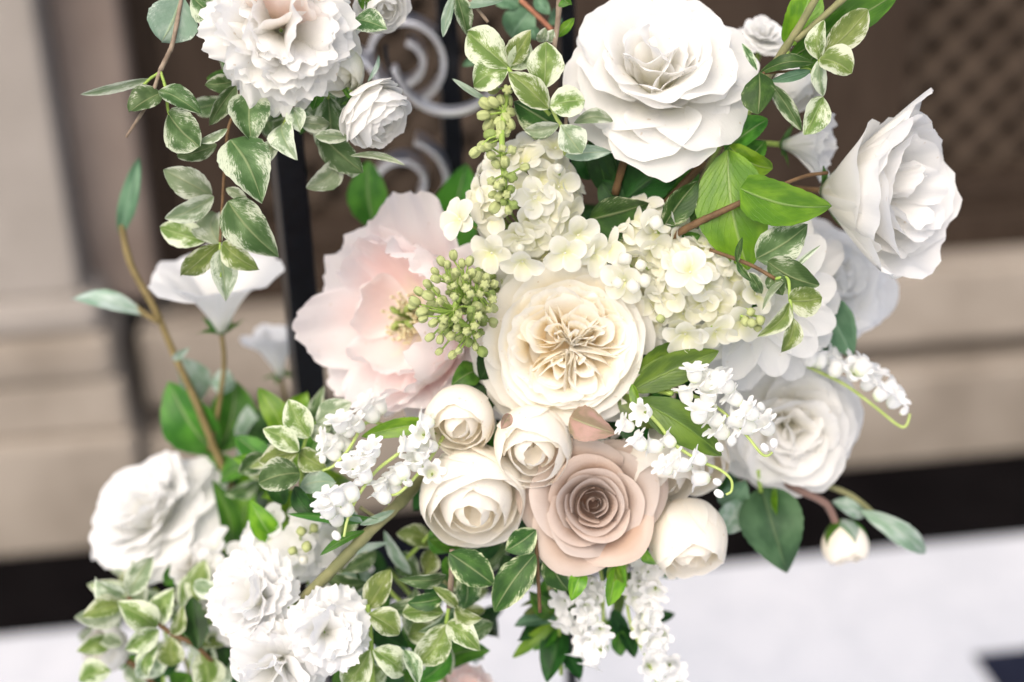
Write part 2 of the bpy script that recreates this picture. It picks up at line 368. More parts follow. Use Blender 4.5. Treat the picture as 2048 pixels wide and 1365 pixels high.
def add_petal(parent, rng, mat, th, tx=0., ty=0., name='petal', **kw):
    V, nu, nv = petal_v(rng, **kw); V = rotz(V, th, tx, ty)
    return put(name, mesh(name, V, gridf(nu, nv), guv(nu, nv), MT[mat]), parent)
def frame(px, py, d, axis, h=0., spin=0.):
    z = dirv(*axis); o = P(px, py, d) - z*h
    x = np.cross(UP, z); x /= np.linalg.norm(x); y = np.cross(z, x)
    M = Matrix(((x[0], y[0], z[0], o[0]), (x[1], y[1], z[1], o[1]), (x[2], y[2], z[2], o[2]), (0, 0, 0, 1)))
    return M @ Matrix.Rotation(spin, 4, 'Z')
CORES = dict(mid=P(1150, 720, 150), low=P(640, 1200, 170), top=P(640, -60, 120), right=P(1300, 600, 140), left=P(520, 1250, 190))
def flower_stem(root, R, core, zb=0., r=.0022, mat='stem', via=None):
    Mi = root.matrix_world.inverted(); c = np.array(Mi @ Vector(CORES[core] if isinstance(core, str) else core))
    p0 = np.array([0, 0, zb]); p1 = np.array([0, 0, zb-R*.8])
    pts = smooth_path([p0, p1, (p1*.45+c*.55)+np.array([0, 0, -.2*R]), c], 6)
    V, F = tube(pts, r, 7); put('stem', mesh('stem', V, F, None, MT[mat]), root)
def sepals(root, rng, R, n=5, zb=0., L=.6, mat='green', a1=130):
    op = zb > -.5*R and zb < 0; a00 = 96 if op else 60; zb = zb-.16*R if op else zb
    for i in range(n):
        add_petal(root, rng, mat, 2*math.pi*i/n+rng.uniform(-.2, .2), name='sepal', L=R*L, W=R*.26, a0=a00, a1=a1+rng.uniform(-25, 25), r0=R*.05, z0=zb, cup=.6,
                  base=.7, peak=.35, end=.95, tip=.15, nu=8, nv=5)
def tp(n): return 2*math.pi*n
GA = 2.39996

def heart_floor(root, rng, R, mat, z=0., w=.55):
    for i in range(6):
        add_petal(root, rng, mat, tp(i/6)+rng.uniform(-.2, .2), L=R*w, W=R*.75, a0=92, a1=62, k=1.5, r0=-R*.06, z0=R*(z-.004*i), cup=.3, base=.6, tip=.2, nu=8, nv=9)
def garden_rose(root, rng, R, mat='cream'):
    lay = [(5, .66, 1.05, 84, 104, .38, -.12, .22, .03), (5, .64, 1.10, 70, 94, .34, -.09, .35, .05), (5, .58, 1.15, 48, 80, .34, -.06, .5, .06),
           (5, .52, 1.10, 36, 60, .36, -.03, .7, .04), (5, .46, 1.0, 26, 44, .36, .0, .75, .03)]
    for li, (n, L, W, a0, a1, r0, z0, cup, roll) in enumerate(lay):
        for i in range(n):
            add_petal(root, rng, mat, tp(i/n)+li*.63+rng.uniform(-.16, .16), rng.uniform(-.05, .05), rng.uniform(-.05, .05),
                      L=R*L*rng.uniform(.93, 1.08), W=R*W*rng.uniform(.92, 1.1), a0=a0+rng.uniform(-5, 5), a1=a1+rng.uniform(-8, 8), k=1.3, r0=R*r0, z0=R*z0, cup=cup,
                      base=.5, tip=.26, tipp=2.2, roll=roll, ruf=.03, rf=1.8, frg=.022, ff=5, nu=16, nv=19)
    heart_floor(root, rng, R, mat, .06, .6)
    # quartered heart: nested folded loops opening to the centre
    ng = 5
    for g in range(ng):
        th = tp(g/ng)+rng.uniform(-.3, .3)+.3; sz = rng.uniform(.72, 1.04); gx, gy = rng.uniform(-.05, .05), rng.uniform(-.05, .05)
        for m in range(6):
            lm = (.15, .26, .36, .45, .53, .60)[m]*rng.uniform(.86, 1.12)*sz; um = (.03, .07, .12, .165, .215, .27)[m]*rng.uniform(.8, 1.2)
            nu, nv = 9, 41; tau = np.linspace(-1, 1, nv)[None, :]; s = np.linspace(0, 1, nu)[:, None]; p1, p2, p3 = rng.uniform(0, 6), rng.uniform(0, 6), rng.uniform(0, 6)
            bend = rng.uniform(-.16, .16)
            x = .045+lm*(1-np.abs(tau)**1.8); y = um*np.sin(np.pi*tau)*(1+.28*np.sin(2.6*tau+p1)) + bend*x*x
            lean = .20+.055*m; sc = 1-lean+lean*s**.9; wob = 1+.05*np.sin(5*tau+p2)*s
            X = x*sc*wob+.02*np.sin(4*tau+p3)*s; Y = y*(.85+.15*s)*wob + .024*np.sin(6*tau+p1)*s**2 + .008*np.sin(17*tau+p3)*s**2
            flare = .035*s**4*(1-np.abs(tau)); X = X+flare
            top = .42+.025*np.sin(3*tau+p3)+.016*np.sin(9*tau+p1)+.008*np.sin(21*tau+p2) - .10*np.abs(tau)**3 - .016*m + rng.uniform(-.02, .02)
            Z = .12+(top-.12)*s
            V = np.stack([(X+gx)*R, (Y+gy)*R, (Z+0*X)*R], -1).reshape(-1, 3); V = rotz(V, th+.12*math.sin(g*2.1+m*1.3))
            put('petal', mesh('petal', V, gridf(nu, nv), guv(nu, nv), MT[mat]), root)
    for i in range(9):
        add_petal(root, rng, mat, tp(i/9)+rng.uniform(-.25, .25), rng.uniform(-.06, .06), rng.uniform(-.06, .06), L=R*.36*rng.uniform(.9, 1.15), W=R*.66, a0=14, a1=50, r0=R*.38, z0=R*.07, cup=.75, base=.6, tip=.2, ruf=.07, rf=2.2, frg=.03, nu=12, nv=17)
def spiral_rose(root, rng, R, mat='tan'):
    heart_floor(root, rng, R, mat, .12, .4)
    N = 23
    for i in range(N):
        u = i/(N-1); th = i*GA+rng.uniform(-.5, .5)
        if u < .36:
            v = u/.36
            add_petal(root, rng, mat, th, rng.uniform(-.03, .03), rng.uniform(-.03, .03), L=R*(.36+.18*v), phi=125-45*v, a0=6+4*v, a1=-12+24*v, r0=R*(.05+.16*v), z0=R*.02, base=.9, peak=.5, end=.05, tip=.07, roll=.03+.06*v, ruf=.024, rf=1.4, nu=16, nv=25)
        else:
            v = (u-.36)/.64
            add_petal(root, rng, mat, th, rng.uniform(-.12, .12), rng.uniform(-.12, .12), L=R*(.54+.30*v)*rng.uniform(.94, 1.06), phi=84-26*v, a0=8+16*v, a1=18+78*v**1.2+rng.uniform(-8, 8), k=1.6+.5*v, r0=R*(.21+.10*v), z0=R*(.02-.12*v),
                      base=.75, peak=.55, end=.12, tip=.24+.12*v, tipp=1.35, roll=.06+.11*v, rollp=5, ruf=.024, rf=1.3, nu=20, nv=21)
def rosebud(root, rng, R, mat='ivory', N=10, el=1.06, openn=0.):
    for i in range(N):
        u = i/(N-1); rho = R*(1.0-.05*u if u < .4 else .98-1.12*(u-.4)); ae = -(34+18*u if u < .4 else 44+38*(u-.4))+openn*(1-u)+rng.uniform(-5, 5)
        zt = R*(el if u < .4 else el-.34*min(1, (u-.4)*3)) ; zt = zt if u < .4 else max(zt, R*.72)+.05*R*(u-.4)
        arc = math.radians(82-ae)*rho*el*(1.0+.06*u)
        add_petal(root, rng, mat, i*GA+rng.uniform(-.3, .3), rng.uniform(-.05, .05), rng.uniform(-.05, .05), L=arc, phi=(92 if u < .4 else 105), a0=82, a1=ae, r0=rho*.12, z0=zt-2*rho*el,
                  base=.8, peak=.5, end=.22, tip=.14, tipp=1.8, roll=.014, rollp=7, ruf=.018, rf=1.5, frg=.014, ff=5, nu=18, nv=19)
def ruffled_rose(root, rng, R, mat='white', droop=True):
    heart_floor(root, rng, R, mat, -.02, .45)
    lay = [(5, .88, 1.06, 80, 118, .18, -.14, .3, .05), (5, .82, 1.0, 70, 102, .18, -.09, .4, .06), (5, .76, .98, 58, 86, .18, -.05, .5, .07), (5, .69, .94, 44, 68, .18, -.01, .6, .07), (4, .62, .9, 28, 52, .18, .02, .7, .07)]
    for li, (n, L, W, a0, a1, r0, z0, cup, roll) in enumerate(lay):
        for i in range(n):
            add_petal(root, rng, mat, tp(i/n)+li*.55+rng.uniform(-.3, .3), rng.uniform(-.16, .16), rng.uniform(-.16, .16), L=R*L*rng.uniform(.82, 1.12), W=R*W*rng.uniform(.82, 1.2), a0=a0+rng.uniform(-8, 8),
                      a1=a1+rng.uniform(-18, 16), k=1.4, r0=R*r0, z0=R*z0, cup=cup, base=.35, peak=.66, tip=.28, tipp=rng.uniform(1.2, 2.2), roll=roll*rng.uniform(.3, 1.3), ruf=.05, rf=rng.uniform(1.0, 1.9), frg=.016, ff=6, notch=rng.choice([0, 0, .05]), nu=26, nv=31)
    for i in range(12):
        u = i/11
        add_petal(root, rng, mat, i*GA+rng.uniform(-.5, .5), rng.uniform(-.2, .2), rng.uniform(-.2, .2), L=R*rng.uniform(.40, .58), W=R*rng.uniform(.6, .9), a0=-6+18*u, a1=14+42*u+rng.uniform(-14, 14), r0=R*(.01+.17*u), z0=R*.06,
                  cup=1.0-.35*u, base=.55, tip=.2, tipp=1.6, roll=.09, ruf=.06, rf=1.4, frg=.02, nu=14, nv=17)
def carnation(root, rng, R, mat='cool', N=44, fr=.05, heart=False):
    for i in range(N):
        u = (i+.5)/N; pol = math.degrees(math.acos(1-1.2*u)); th = i*GA+rng.uniform(-.6, .6)
        add_petal(root, rng, 'heart' if heart and i in (3, 6) else mat, th, rng.uniform(-.22, .22), rng.uniform(-.22, .22), L=R*rng.uniform(.74, 1.04), W=R*rng.uniform(.7, 1.05), a0=pol*.7, a1=pol+rng.uniform(-10, 30), k=1.6, r0=R*.03, z0=-R*.05, cup=rng.uniform(-.2, .6),
                  base=.16, peak=.8, end=.06, tip=.24, roll=rng.uniform(-.08, .14), ruf=.062, rf=rng.uniform(1.2, 2.4), frg=fr, ff=8, nu=18, nv=29)
def ranunculus(root, rng, R, mat='white', N=40):
    for i in range(N):
        u = i/(N-1); rho = R*(1-.75*u); ae = 34-110*u+rng.uniform(-8, 8)
        arc = math.radians(84-ae)*rho*1.05
        add_petal(root, rng, mat, i*GA+rng.uniform(-.3, .3), rng.uniform(-.05, .05), rng.uniform(-.05, .05), L=arc, phi=50+12*u, a0=84, a1=ae, r0=rho*.1, z0=-R*.9+(R-rho)*.75, base=.5, peak=.65, end=.12, tip=.22, tipp=2., roll=.05,
                  rollp=7, ruf=.012, rf=2, frg=.022, ff=7, nu=14, nv=13)
def funnel(root, rng, R, mat='white', Lf=1.5, a0=16, a1=62, k=1.2, n=5, inner=6, ruf=.045, phi=52, full=False):
    for i in range(n):
        add_petal(root, rng, mat, tp(i/n)+rng.uniform(-.12, .12), rng.uniform(-.04, .04), rng.uniform(-.04, .04), L=R*Lf*rng.uniform(.95, 1.06), phi=phi, a0=a0, a1=a1+rng.uniform(-8, 8), k=k, r0=R*.07, z0=0, base=.9, peak=.5, end=.0, tip=.2, tipp=2., roll=.02,
                  ruf=ruf, rf=2.4, frg=.03, ff=7, nu=18, nv=19)
    for i in range(inner):
        u = i/max(inner-1, 1)
        if full:
            add_petal(root, rng, mat, i*GA+.5, rng.uniform(-.1, .1), rng.uniform(-.1, .1), L=R*Lf*rng.uniform(.84, 1.), phi=70, a0=a0*(1-.86*u), a1=a1*(1.1-.9*u)+rng.uniform(-7, 9), k=.9, r0=R*.06, z0=R*.05, base=.8, peak=.6, end=.1, tip=.16, tipp=1.6, roll=.045, rollp=7, ruf=.03, rf=1.5, frg=.02, ff=7, nu=18, nv=17)
            continue
        add_petal(root, rng, mat, i*GA+.5, rng.uniform(-.08, .08), rng.uniform(-.08, .08), L=R*Lf*rng.uniform(.8, .93), phi=60-14*u, a0=a0*.8, a1=a1*(.75-.65*u)+rng.uniform(-6, 6), k=1.2, r0=R*.05, z0=R*.04, base=.8, peak=.6, end=.05, tip=.2, roll=.03,
                  ruf=.05, rf=2.2, frg=.03, ff=7, nu=16, nv=15)
def daisy(root, rng, R, mat='cool', n=12, rows=2):
    for j in range(rows):
        for i in range(n):
            add_petal(root, rng, mat, tp((i+.5*j)/n)+rng.uniform(-.07, .07), 0, rng.uniform(-.04, .04), L=R*(.96-.14*j)*rng.uniform(.9, 1.08), W=R*.46, a0=76-16*j, a1=112-26*j+rng.uniform(-6, 6), r0=R*.1, z0=R*(.03*j), cup=.75, base=.4, peak=.55, end=.12, tip=.26, tipp=2.2, ruf=.02, nu=14, nv=11)
def peony(root, rng, R, mat='pink', droop=(), over=()):
    lay = [(6, 1.14, .94, 92, 14, .05, -.12, .55), (6, 1.12, .80, 94, -30, .05, -.07, .8), (5, 1.0, .66, 92, -48, .05, -.02, .9)]
    for li, (n, L, W, a0, a1, r0, z0, cup) in enumerate(lay):
        for i in range(n):
            add_petal(root, rng, mat, tp(i/n)+li*.62+rng.uniform(-.2, .2), rng.uniform(-.08, .08), rng.uniform(-.08, .08), L=R*L*rng.uniform(.86, 1.1), W=R*W*rng.uniform(.9, 1.15), a0=a0+rng.uniform(-6, 6), a1=a1+rng.uniform(-16, 34), k=1.15, r0=R*r0, z0=R*z0, cup=cup,
                      base=.25, peak=.70, end=.12, tip=.22, tipp=2.4, roll=rng.uniform(.02, .08), rollp=6, ruf=.045, rf=rng.uniform(1.4, 2.2), frg=.028, ff=10, notch=rng.choice([0, .05, .1]), nu=22, nv=27)
    for q, th in enumerate(over):
        add_petal(root, rng, mat, th, rng.uniform(-.05, .05), rng.uniform(-.05, .05), L=R*(1.34, 1.26, 1.12)[q % 3], W=R*1.02, a0=98, a1=(-58, -44, -30)[q % 3], k=1.1, r0=R*.05, z0=-R*.09, cup=.8, base=.25, peak=.66, end=.14, tip=.24, tipp=2.2,
                  roll=.05, rollp=6, ruf=.045, rf=1.6, frg=.028, ff=10, notch=.06, nu=24, nv=25)
    for th in droop:
        add_petal(root, rng, mat, th, L=R*1.15, W=R*.72, a0=92, a1=122, r0=R*.05, z0=-R*.2, cup=.45, base=.3, peak=.7, end=.1, tip=.2, ruf=.04, frg=.03, ff=10, notch=.05, nu=18, nv=17)
    parts = []
    for i in range(110):
        th = rng.uniform(0, 6.28); rr = R*rng.uniform(.05, .17); h = R*rng.uniform(.14, .27); lean = rng.uniform(.9, 1.5)
        a = np.array([math.cos(th)*rr*.6, math.sin(th)*rr*.6, 0]); b = np.array([math.cos(th)*rr*lean, math.sin(th)*rr*lean, h])
        parts.append(tube([a, (a+b)/2+[0, 0, h*.1], b], R*.006, 4)); parts.append(tube([b, b+[0, 0, R*.028], b+[0, 0, R*.045]], R*.016, 5, R*.008))
    V, F = join(parts); put('stamens', mesh('stamens', V, F, None, MT['yel']), root, kind='stuff')
    for i in range(4):
        th = tp(i/4)+.4; c = np.array([math.cos(th), math.sin(th), 0])*R*.05
        pts = [c*.6, c+[0, 0, R*.14], c*1.4+[0, 0, R*.25]] + [c*1.4+[0, 0, R*.25]+R*.05*np.array([math.cos(th)*(1-math.cos(q)), math.sin(th)*(1-math.cos(q)), math.sin(q)])*(1-q/9) for q in np.linspace(.5, 5.5, 9)]
        V, F = tube(smooth_path(pts, 3), R*.03, 7, R*.014); put('pistil', mesh('pistil', V, F, None, MT['pis']), root)

GRP = {}
def flower(kind, name, label, px, py, d, rp, axis, core='mid', h=.3, seed=1, group=None, spin=0., fn=None, zb=-.12, sep=True, stem='stem', sepmat='green', sepa=130, cat='flower', **kw):
    rng = random.Random(seed); R = rp*K(d)
    root = thing(name, label, cat, group=group, M=frame(px, py, d, axis, h*R, spin)); bpy.context.view_layer.update()
    kind(root, rng, R, **kw)
    if sep: sepals(root, rng, R, 5, zb*R, .55, sepmat, sepa)
    if core is not None: flower_stem(root, R, core, zb*R, max(.0016, .03*R), stem)
    return root

flower(ruffled_rose, 'ruffled_rose', 'large ruffled white rose at the top centre, biggest bloom of the arrangement', 1318, 128, 14, 204, (-.02, .50, .86), 'right', .25, 11)
flower(garden_rose, 'garden_rose', 'cream garden rose with quartered folded heart in the middle of the arrangement', 1140, 690, 16, 206, (0, -.04, 1), 'mid', .36, 5)
flower(peony, 'peony', 'open blush pink peony with yellow stamens beside the black post', 782, 632, 50, 224, (-.46, .06, .88), 'mid', .45, 8, spin=.5, droop=(-2.0, -1.5, 3.4), over=(-.95, .05, -1.75))
flower(spiral_rose, 'dusky_rose', 'dusky beige-pink rose with spiral centre below the cream rose', 1188, 1010, 26, 186, (0, .06, 1), 'mid', .42, 3)
RB = 'ivory rosebuds around the dusky rose'
for i, (x, y, d, r, ax, sd, lb) in enumerate([
    (920, 838, 14, 66, (-.05, -.45, .9), 21, 'ivory rosebud directly below the pink peony, upper left of the bud cluster'),
    (1066, 890, 10, 77, (-.05, -.40, .9), 22, 'round ivory rosebud tucked under the lower edge of the cream garden rose'),
    (945, 992, 14, 100, (.1, -.52, .85), 23, 'largest ivory rosebud, half open, left of the dusky rose'),
    (1325, 932, 24, 80, (.02, -.72, .70), 24, 'ivory rosebud half hidden behind the lily of the valley bells'),
    (1376, 1078, 24, 78, (.1, -.80, .6), 25, 'drooping ivory rosebud at the lower right of the dusky rose'),
    (1385, 915, 42, 70, (.2, -.6, .75), 26, 'ivory rosebud at the back between two bell sprays and the white rose')]):
    flower(rosebud, 'rosebud', lb, x, y, d+r*.2, r, ax, 'mid', 0., sd, RB, zb=-1.0, sepa=100, openn=(14 if i == 2 else 0), N=(14 if i == 2 else 11))
flower(funnel, 'lisianthus', 'white funnel-shaped lisianthus facing right against the brown door', 1822, 392, 18, 140, (.72, -.12, .66), P(1490, 402, 6), 1.45, 31, zb=0., stem='brown', sepa=60, inner=16, ruf=.03, a0=46, a1=24, n=6, Lf=1.9, k=.8, phi=58, full=True)
flower(carnation, 'fringed_peony', 'big fringed white bloom with pinkish heart at the top left', 563, 62, 6, 165, (.22, -.2, .95), 'top', 0., 41, sep=False, mat='white', N=52, fr=.055, heart=True)
flower(ranunculus, 'ranunculus', 'white ranunculus facing sideways below the fringed bloom', 762, 240, 8, 86, (.72, -.66, .22), P(690, 180, 14), 0., 42, zb=-.95, sepa=95)
flower(ranunculus, 'ranunculus', 'white bloom cut off by the top edge beside the fringed bloom', 768, 18, 22, 66, (.35, -.6, .6), 'top', 0., 43, zb=-.95, sepa=95, N=26)
flower(rosebud, 'ranunculus_bud', 'small greenish white bud under the right side of the fringed bloom', 682, 142, 12, 46, (-.1, -.75, .6), 'top', 0., 44, zb=-1.0, sepa=110, mat='hyd')
flower(funnel, 'trumpet_flower', 'blurred white trumpet flower on a tall stem left of the post', 434, 540, 92, 94, (.02, .90, .42), P(418, 900, 120), 1.5, 45, mat='cool', zb=0., stem='tanst', inner=0, a0=22, a1=84, k=1.7, ruf=.02, Lf=2.15, sepa=70, phi=66)
flower(funnel, 'trumpet_flower', 'blurred white trumpet flower half hidden behind the black post', 550, 700, 150, 66, (-.15, .95, .3), P(600, 920, 190), .9, 46, mat='cool', zb=0., stem='tanst', inner=2, a0=16, a1=52, k=1.3, ruf=.015, Lf=1.7)
flower(ruffled_rose, 'ruffled_rose', 'blurred white ruffled rose at the lower left facing up', 288, 1008, 110, 158, (-.40, .66, .62), 'left', .28, 47, mat='cool')
CG = 'fringed white carnations at the lower left'
flower(carnation, 'carnation', 'fringed white carnation at the bottom edge left of the green stem', 520, 1200, 36, 108, (-.35, .3, .9), 'low', .0, 48, CG, sep=False, N=30)
flower(carnation, 'carnation', 'fringed white carnation low on the left touching the bottom edge', 560, 1325, 32, 112, (-.1, -.3, .9), 'low', .0, 49, CG, sep=False, N=30)
flower(carnation, 'carnation', 'fringed white carnation in front of the thick green stem', 650, 1265, 28, 98, (.3, .2, .9), 'low', .0, 50, CG, sep=False, N=30)
flower(daisy, 'dahlia', 'white many-petalled dahlia behind the creamy hydrangea', 1510, 600, 44, 190, (.05, -.12, 1), 'right', .08, 51)
flower(ruffled_rose, 'ruffled_rose', 'blurred white rose peeping out behind the dahlia', 1664, 560, 82, 146, (.12, .25, .95), 'right', .25, 52, mat='cool')
flower(ruffled_rose, 'ruffled_rose', 'blurred soft white rose below the dahlia at the right', 1587, 862, 70, 158, (.05, -.25, .95), 'right', .25, 53, mat='white')
WB = 'small white blooms behind the lime leaves'
flower(funnel, 'white_bloom', 'white bloom with green calyx behind the variegated sprig at upper right', 1628, 292, 52, 88, (.85, -.1, .45), P(1500, 310, 60), .8, 54, WB, mat='cool', zb=0., a1=48, Lf=1.35, sepa=80)
flower(rosebud, 'white_bloom', 'small white bloom right below the variegated sprig knot', 1592, 178, 56, 46, (.3, -.75, .5), 'right', 0., 55, WB, mat='white', zb=-1.)
flower(ruffled_rose, 'white_bloom', 'white bloom between the big rose and the glossy top leaves', 1530, 66, 60, 56, (.1, .6, .7), 'right', .2, 56, WB, mat='cool')
flower(rosebud, 'white_bloom', 'small white bloom just below the folded lime leaf', 1582, 425, 62, 34, (.2, -.7, .5), 'right', 0., 57, WB, mat='cool', zb=-1.)
flower(ruffled_rose, 'white_bloom', 'white bloom behind the long lime leaf', 1445, 480, 62, 85, (-.1, .3, .9), 'right', .2, 58, WB, mat='cool')
flower(peony, 'peony', 'pale pink bloom just showing at the bottom edge', 925, 1400, 75, 92, (-.1, .5, .85), 'low', .3, 59)
flower(rosebud, 'drooping_rosebud', 'green-sheathed rosebud hanging on a brown twig at the lower right', 1690, 1090, 82, 44, (.05, -.95, .25), None, 0., 60, zb=-1.02, sepa=20, mat='ivory', sep=False)
l_ = C.objects['lisianthus']; rg = random.Random(5); RL = 140*K(18)
add_petal(l_, rg, 'white', 1.75, L=RL*2.25, W=RL*.46, a0=44, a1=34, r0=RL*.06, cup=.6, base=.5, peak=.6, end=.2, tip=.2, ruf=.02, nu=18, nv=11)
add_petal(l_, rg, 'white', -1.95, L=RL*2.0, W=RL*.5, a0=46, a1=30, r0=RL*.06, cup=.5, base=.5, peak=.6, end=.3, tip=.1, ruf=.03, frg=.03, nu=18, nv=11)
r_ = C.objects['drooping_rosebud']; rg = random.Random(3)
for i in range(5):
    add_petal(r_, rg, 'mint' if i % 2 else 'green', tp(i/5)+.3, name='sepal', L=46*K(82)*1.75, W=46*K(82)*.95, a0=86, a1=-12, r0=.001, z0=-46*K(82)*1.12, cup=.8, base=.9, peak=.3, end=.95, tip=.1, nu=12, nv=7)
Mi = r_.matrix_world.inverted()
V, F = tube([np.array(Mi @ Vector(p)) for p in smooth_path([P(1676, 1058, 82), P(1660, 1020, 80), P(1640, 1000, 78), P(1560, 960, 80), P(1400, 850, 120)])], .0024, 8); put('stem', mesh('stem', V, F, None, MT['mauve']), r_)
# small loose florets at lower left
SG = 'small white blooms among the lower left leaves'
for i, (x, y, d, r, ax, lb) in enumerate([
    (370, 1132, 85, 46, (-.5, .5, .6), 'small blurred white bloom right under the lower left rose'),
    (408, 1095, 95, 26, (0, .7, .6), 'tiny blurred white bloom beside the upright green leaf at lower left'),
    (445, 1165, 80, 48, (.1, .3, .9), 'small white bloom left of the upper fringed carnation'),
    (420, 1225, 80, 42, (-.2, 0, .9), 'small white bloom above the dark toothed leaf at lower left'),
    (212, 1300, 95, 44, (-.3, .2, .9), 'blurred pale bud over the white floor at far lower left'),
    (465, 1265, 78, 36, (.1, -.3, .9), 'small white bloom between toothed leaf and carnation')]):
    flower(ruffled_rose if i != 4 else rosebud, 'small_bloom', lb, x, y, d, r, ax, 'left', .2 if i != 4 else 0, 70+i, SG, mat='white', sep=(i == 4), zb=(-.1 if i != 4 else -1))

# ------------------------------------------------------------------ leaves
PROF = dict(ell=lambda s: np.sin(np.pi*s**.92)**.72, ov=lambda s: np.sin(np.pi*s**.72)**.8, ob=lambda s: np.sin(np.pi*s**1.25)**.7, la=lambda s: np.sin(np.pi*s**.8)**1.15, rd=lambda s: np.sin(np.pi*s)**.5,
            co=lambda s: np.sin(np.pi*s**.55)**.62)
LR = random.Random(99)
def leaf(parent, org, bx, by, tx, ty, wpx, d=0., d1=None, m='vmid', sh='ell', roll=None, bend=None, fold=None, name='leaf', serr=.0, wave=.03):
    d1 = d+LR.uniform(-9, 5) if d1 is None else d1; d = d+LR.uniform(-3, 3)
    roll = math.radians(LR.uniform(-34, 34) if roll is None else roll); bend = LR.uniform(-.02, .24) if bend is None else bend; fold = LR.uniform(.08, .55) if fold is None else fold
    B, T = P(bx, by, d), P(tx, ty, d1); L = np.linalg.norm(T-B); l = (T-B)/L
    n = CAM-(B+T)/2; n -= l*np.dot(n, l); n /= np.linalg.norm(n); wdir = np.cross(n, l)
    n2 = n*math.cos(roll)+wdir*math.sin(roll); w2 = np.cross(n2, l)
    W = wpx*K((d+d1)/2)/max(.35, math.cos(roll))*1.06
    nu, nv = 20, 9; s = np.linspace(0, 1, nu)[:, None]; t = np.linspace(-1, 1, nv)[None, :]
    pf = np.clip(PROF[sh](s), 0.012, 1)*(W/2); pf[0] = W*.02; pf[-1] = W*.012
    rag = 1+ (.035+serr)*np.array([[LR.uniform(-1, 1)] for _ in range(nu)])
    lat = pf*rag*t; ph = LR.uniform(0, 6.28)
    out = bend*L*np.sin(np.pi*s) + fold*np.abs(lat) - LR.uniform(0, .12)*L*s**3 + wave*W*np.sin(7*s+ph)*np.abs(t)*np.sign(t+1e-9) + LR.uniform(-.12, .12)*W*t*s
    side = LR.uniform(-.06, .06)*L*np.sin(np.pi*s)
    X = B[None, None]+(s*L+0*t)[..., None]*l + (lat+side)[..., None]*w2 + (out+0*lat)[..., None]*n2
    return put(name, mesh(name, X.reshape(-1, 3)-org, gridf(nu, nv), guv(nu, nv), MT[m]), parent)
def spray(name, label, cat, stems, leaves, m='vmid', group=None, d=0., sh='ell'):
    org = P(*stems[0][1][0]) if stems else P(leaves[0][0], leaves[0][1], d)
    root = thing(name, label, cat, tuple(org), group)
    for st_ in stems:
        mat, pts, rp = st_[:3]; rp1 = st_[3] if len(st_) > 3 else rp
        dd = pts[0][2] if len(pts[0]) > 2 else d
        pts = [P(*(q if len(q) > 2 else (*q, d))) for q in pts]
        V, F = tube([q-org for q in smooth_path(pts, 6)], rp*K(dd), 8, rp1*K(dd), .18, LR); put('stem', mesh('stem', V, F, None, MT[mat]), root)
    for lf in leaves:
        a, kw = (lf[:-1], lf[-1]) if isinstance(lf[-1], dict) else (lf, {})
        kw = dict(kw); kw.setdefault('m', m); kw.setdefault('sh', sh); kw.setdefault('d', d)
        leaf(root, org, *a, **kw)
    return root
VG = 'variegated vines'
spray('variegated_vine', 'variegated vine with bare brown twig end hanging at the top left', 'vine',
      [('twig', [(368, -30), (347, 80), (335, 112), (320, 142)], 4.5, 5), ('twig', [(320, 142), (300, 200), (275, 240), (252, 275)], 4, 3), ('stem', [(321, 143), (332, 180), (336, 220), (345, 240)], 3), ('stem', [(318, 146), (300, 158), (288, 170)], 3)],
      [(362, -12, 324, 84, 98, dict(m='under', roll=5, sh='ob', fold=.1)), (384, -6, 452, 44, 56, dict(m='vmid', roll=-10, fold=.5)), (300, 158, 160, 200, 20, dict(m='vpale', roll=40, bend=-.03)),
       (322, 186, 258, 222, 50, dict(m='vmid', sh='rd')), (316, 182, 402, 226, 42, dict(m='vmid', sh='ob', roll=25)), (336, 226, 398, 294, 72, dict(m='vmid', sh='rd', fold=.12)), (455, 258, 396, 285, 18, dict(m='vpale'))], group=VG, d=4)
spray('variegated_vine', 'long variegated vine trailing from the fringed bloom down over the trumpet flower', 'vine',
      [('brown', [(505, 110, 20), (470, 220, 14), (456, 262, 12), (450, 330, 18), (447, 370, 20), (443, 440, 26), (440, 485, 26)], 3.5, 3), ('stem', [(440, 485, 26), (440, 530, 24), (441, 555, 22)], 2.5)],
      [(470, 163, 411, 169, 36, dict(d=22)), (472, 172, 418, 252, 36, dict(d=14, fold=.5)), (501, 188, 503, 286, 80, dict(d=12, sh='ov', roll=0)), (434, 290, 354, 312, 36, dict(d=16)), (460, 280, 524, 402, 96, dict(d=6, sh='ov', roll=6, fold=.1)),
       (424, 390, 326, 342, 60, dict(d=28, m='vpale')), (427, 393, 332, 440, 44, dict(d=28, m='vpale')), (452, 378, 496, 404, 22, dict(d=24, m='vpale')), (456, 403, 556, 514, 84, dict(d=16, m='vmid', sh='ov', roll=-5)),
       (412, 482, 319, 454, 54, dict(d=36, m='vlite')), (440, 490, 428, 424, 56, dict(d=36, m='vpale')), (438, 488, 362, 552, 46, dict(d=26, m='vlite')), (445, 486, 514, 538, 48, dict(d=24, m='vlite')), (440, 500, 452, 604, 52, dict(d=20, m='vpale', sh='ov'))], group=VG, d=20)
spray('variegated_vine', 'short pale variegated sprig hanging in front of the black post', 'vine', [('twig', [(582, 168, 12), (584, 196, 12), (586, 215, 12)], 3.5), ('stem', [(586, 205, 12), (568, 250, 12), (550, 292, 12)], 3)],
      [(555, 282, 520, 336, 32), (562, 250, 588, 318, 52, dict(sh='ov')), (585, 216, 600, 262, 40), (598, 244, 661, 250, 34), (630, 272, 698, 276, 28)], m='vpale', group=VG, d=12)
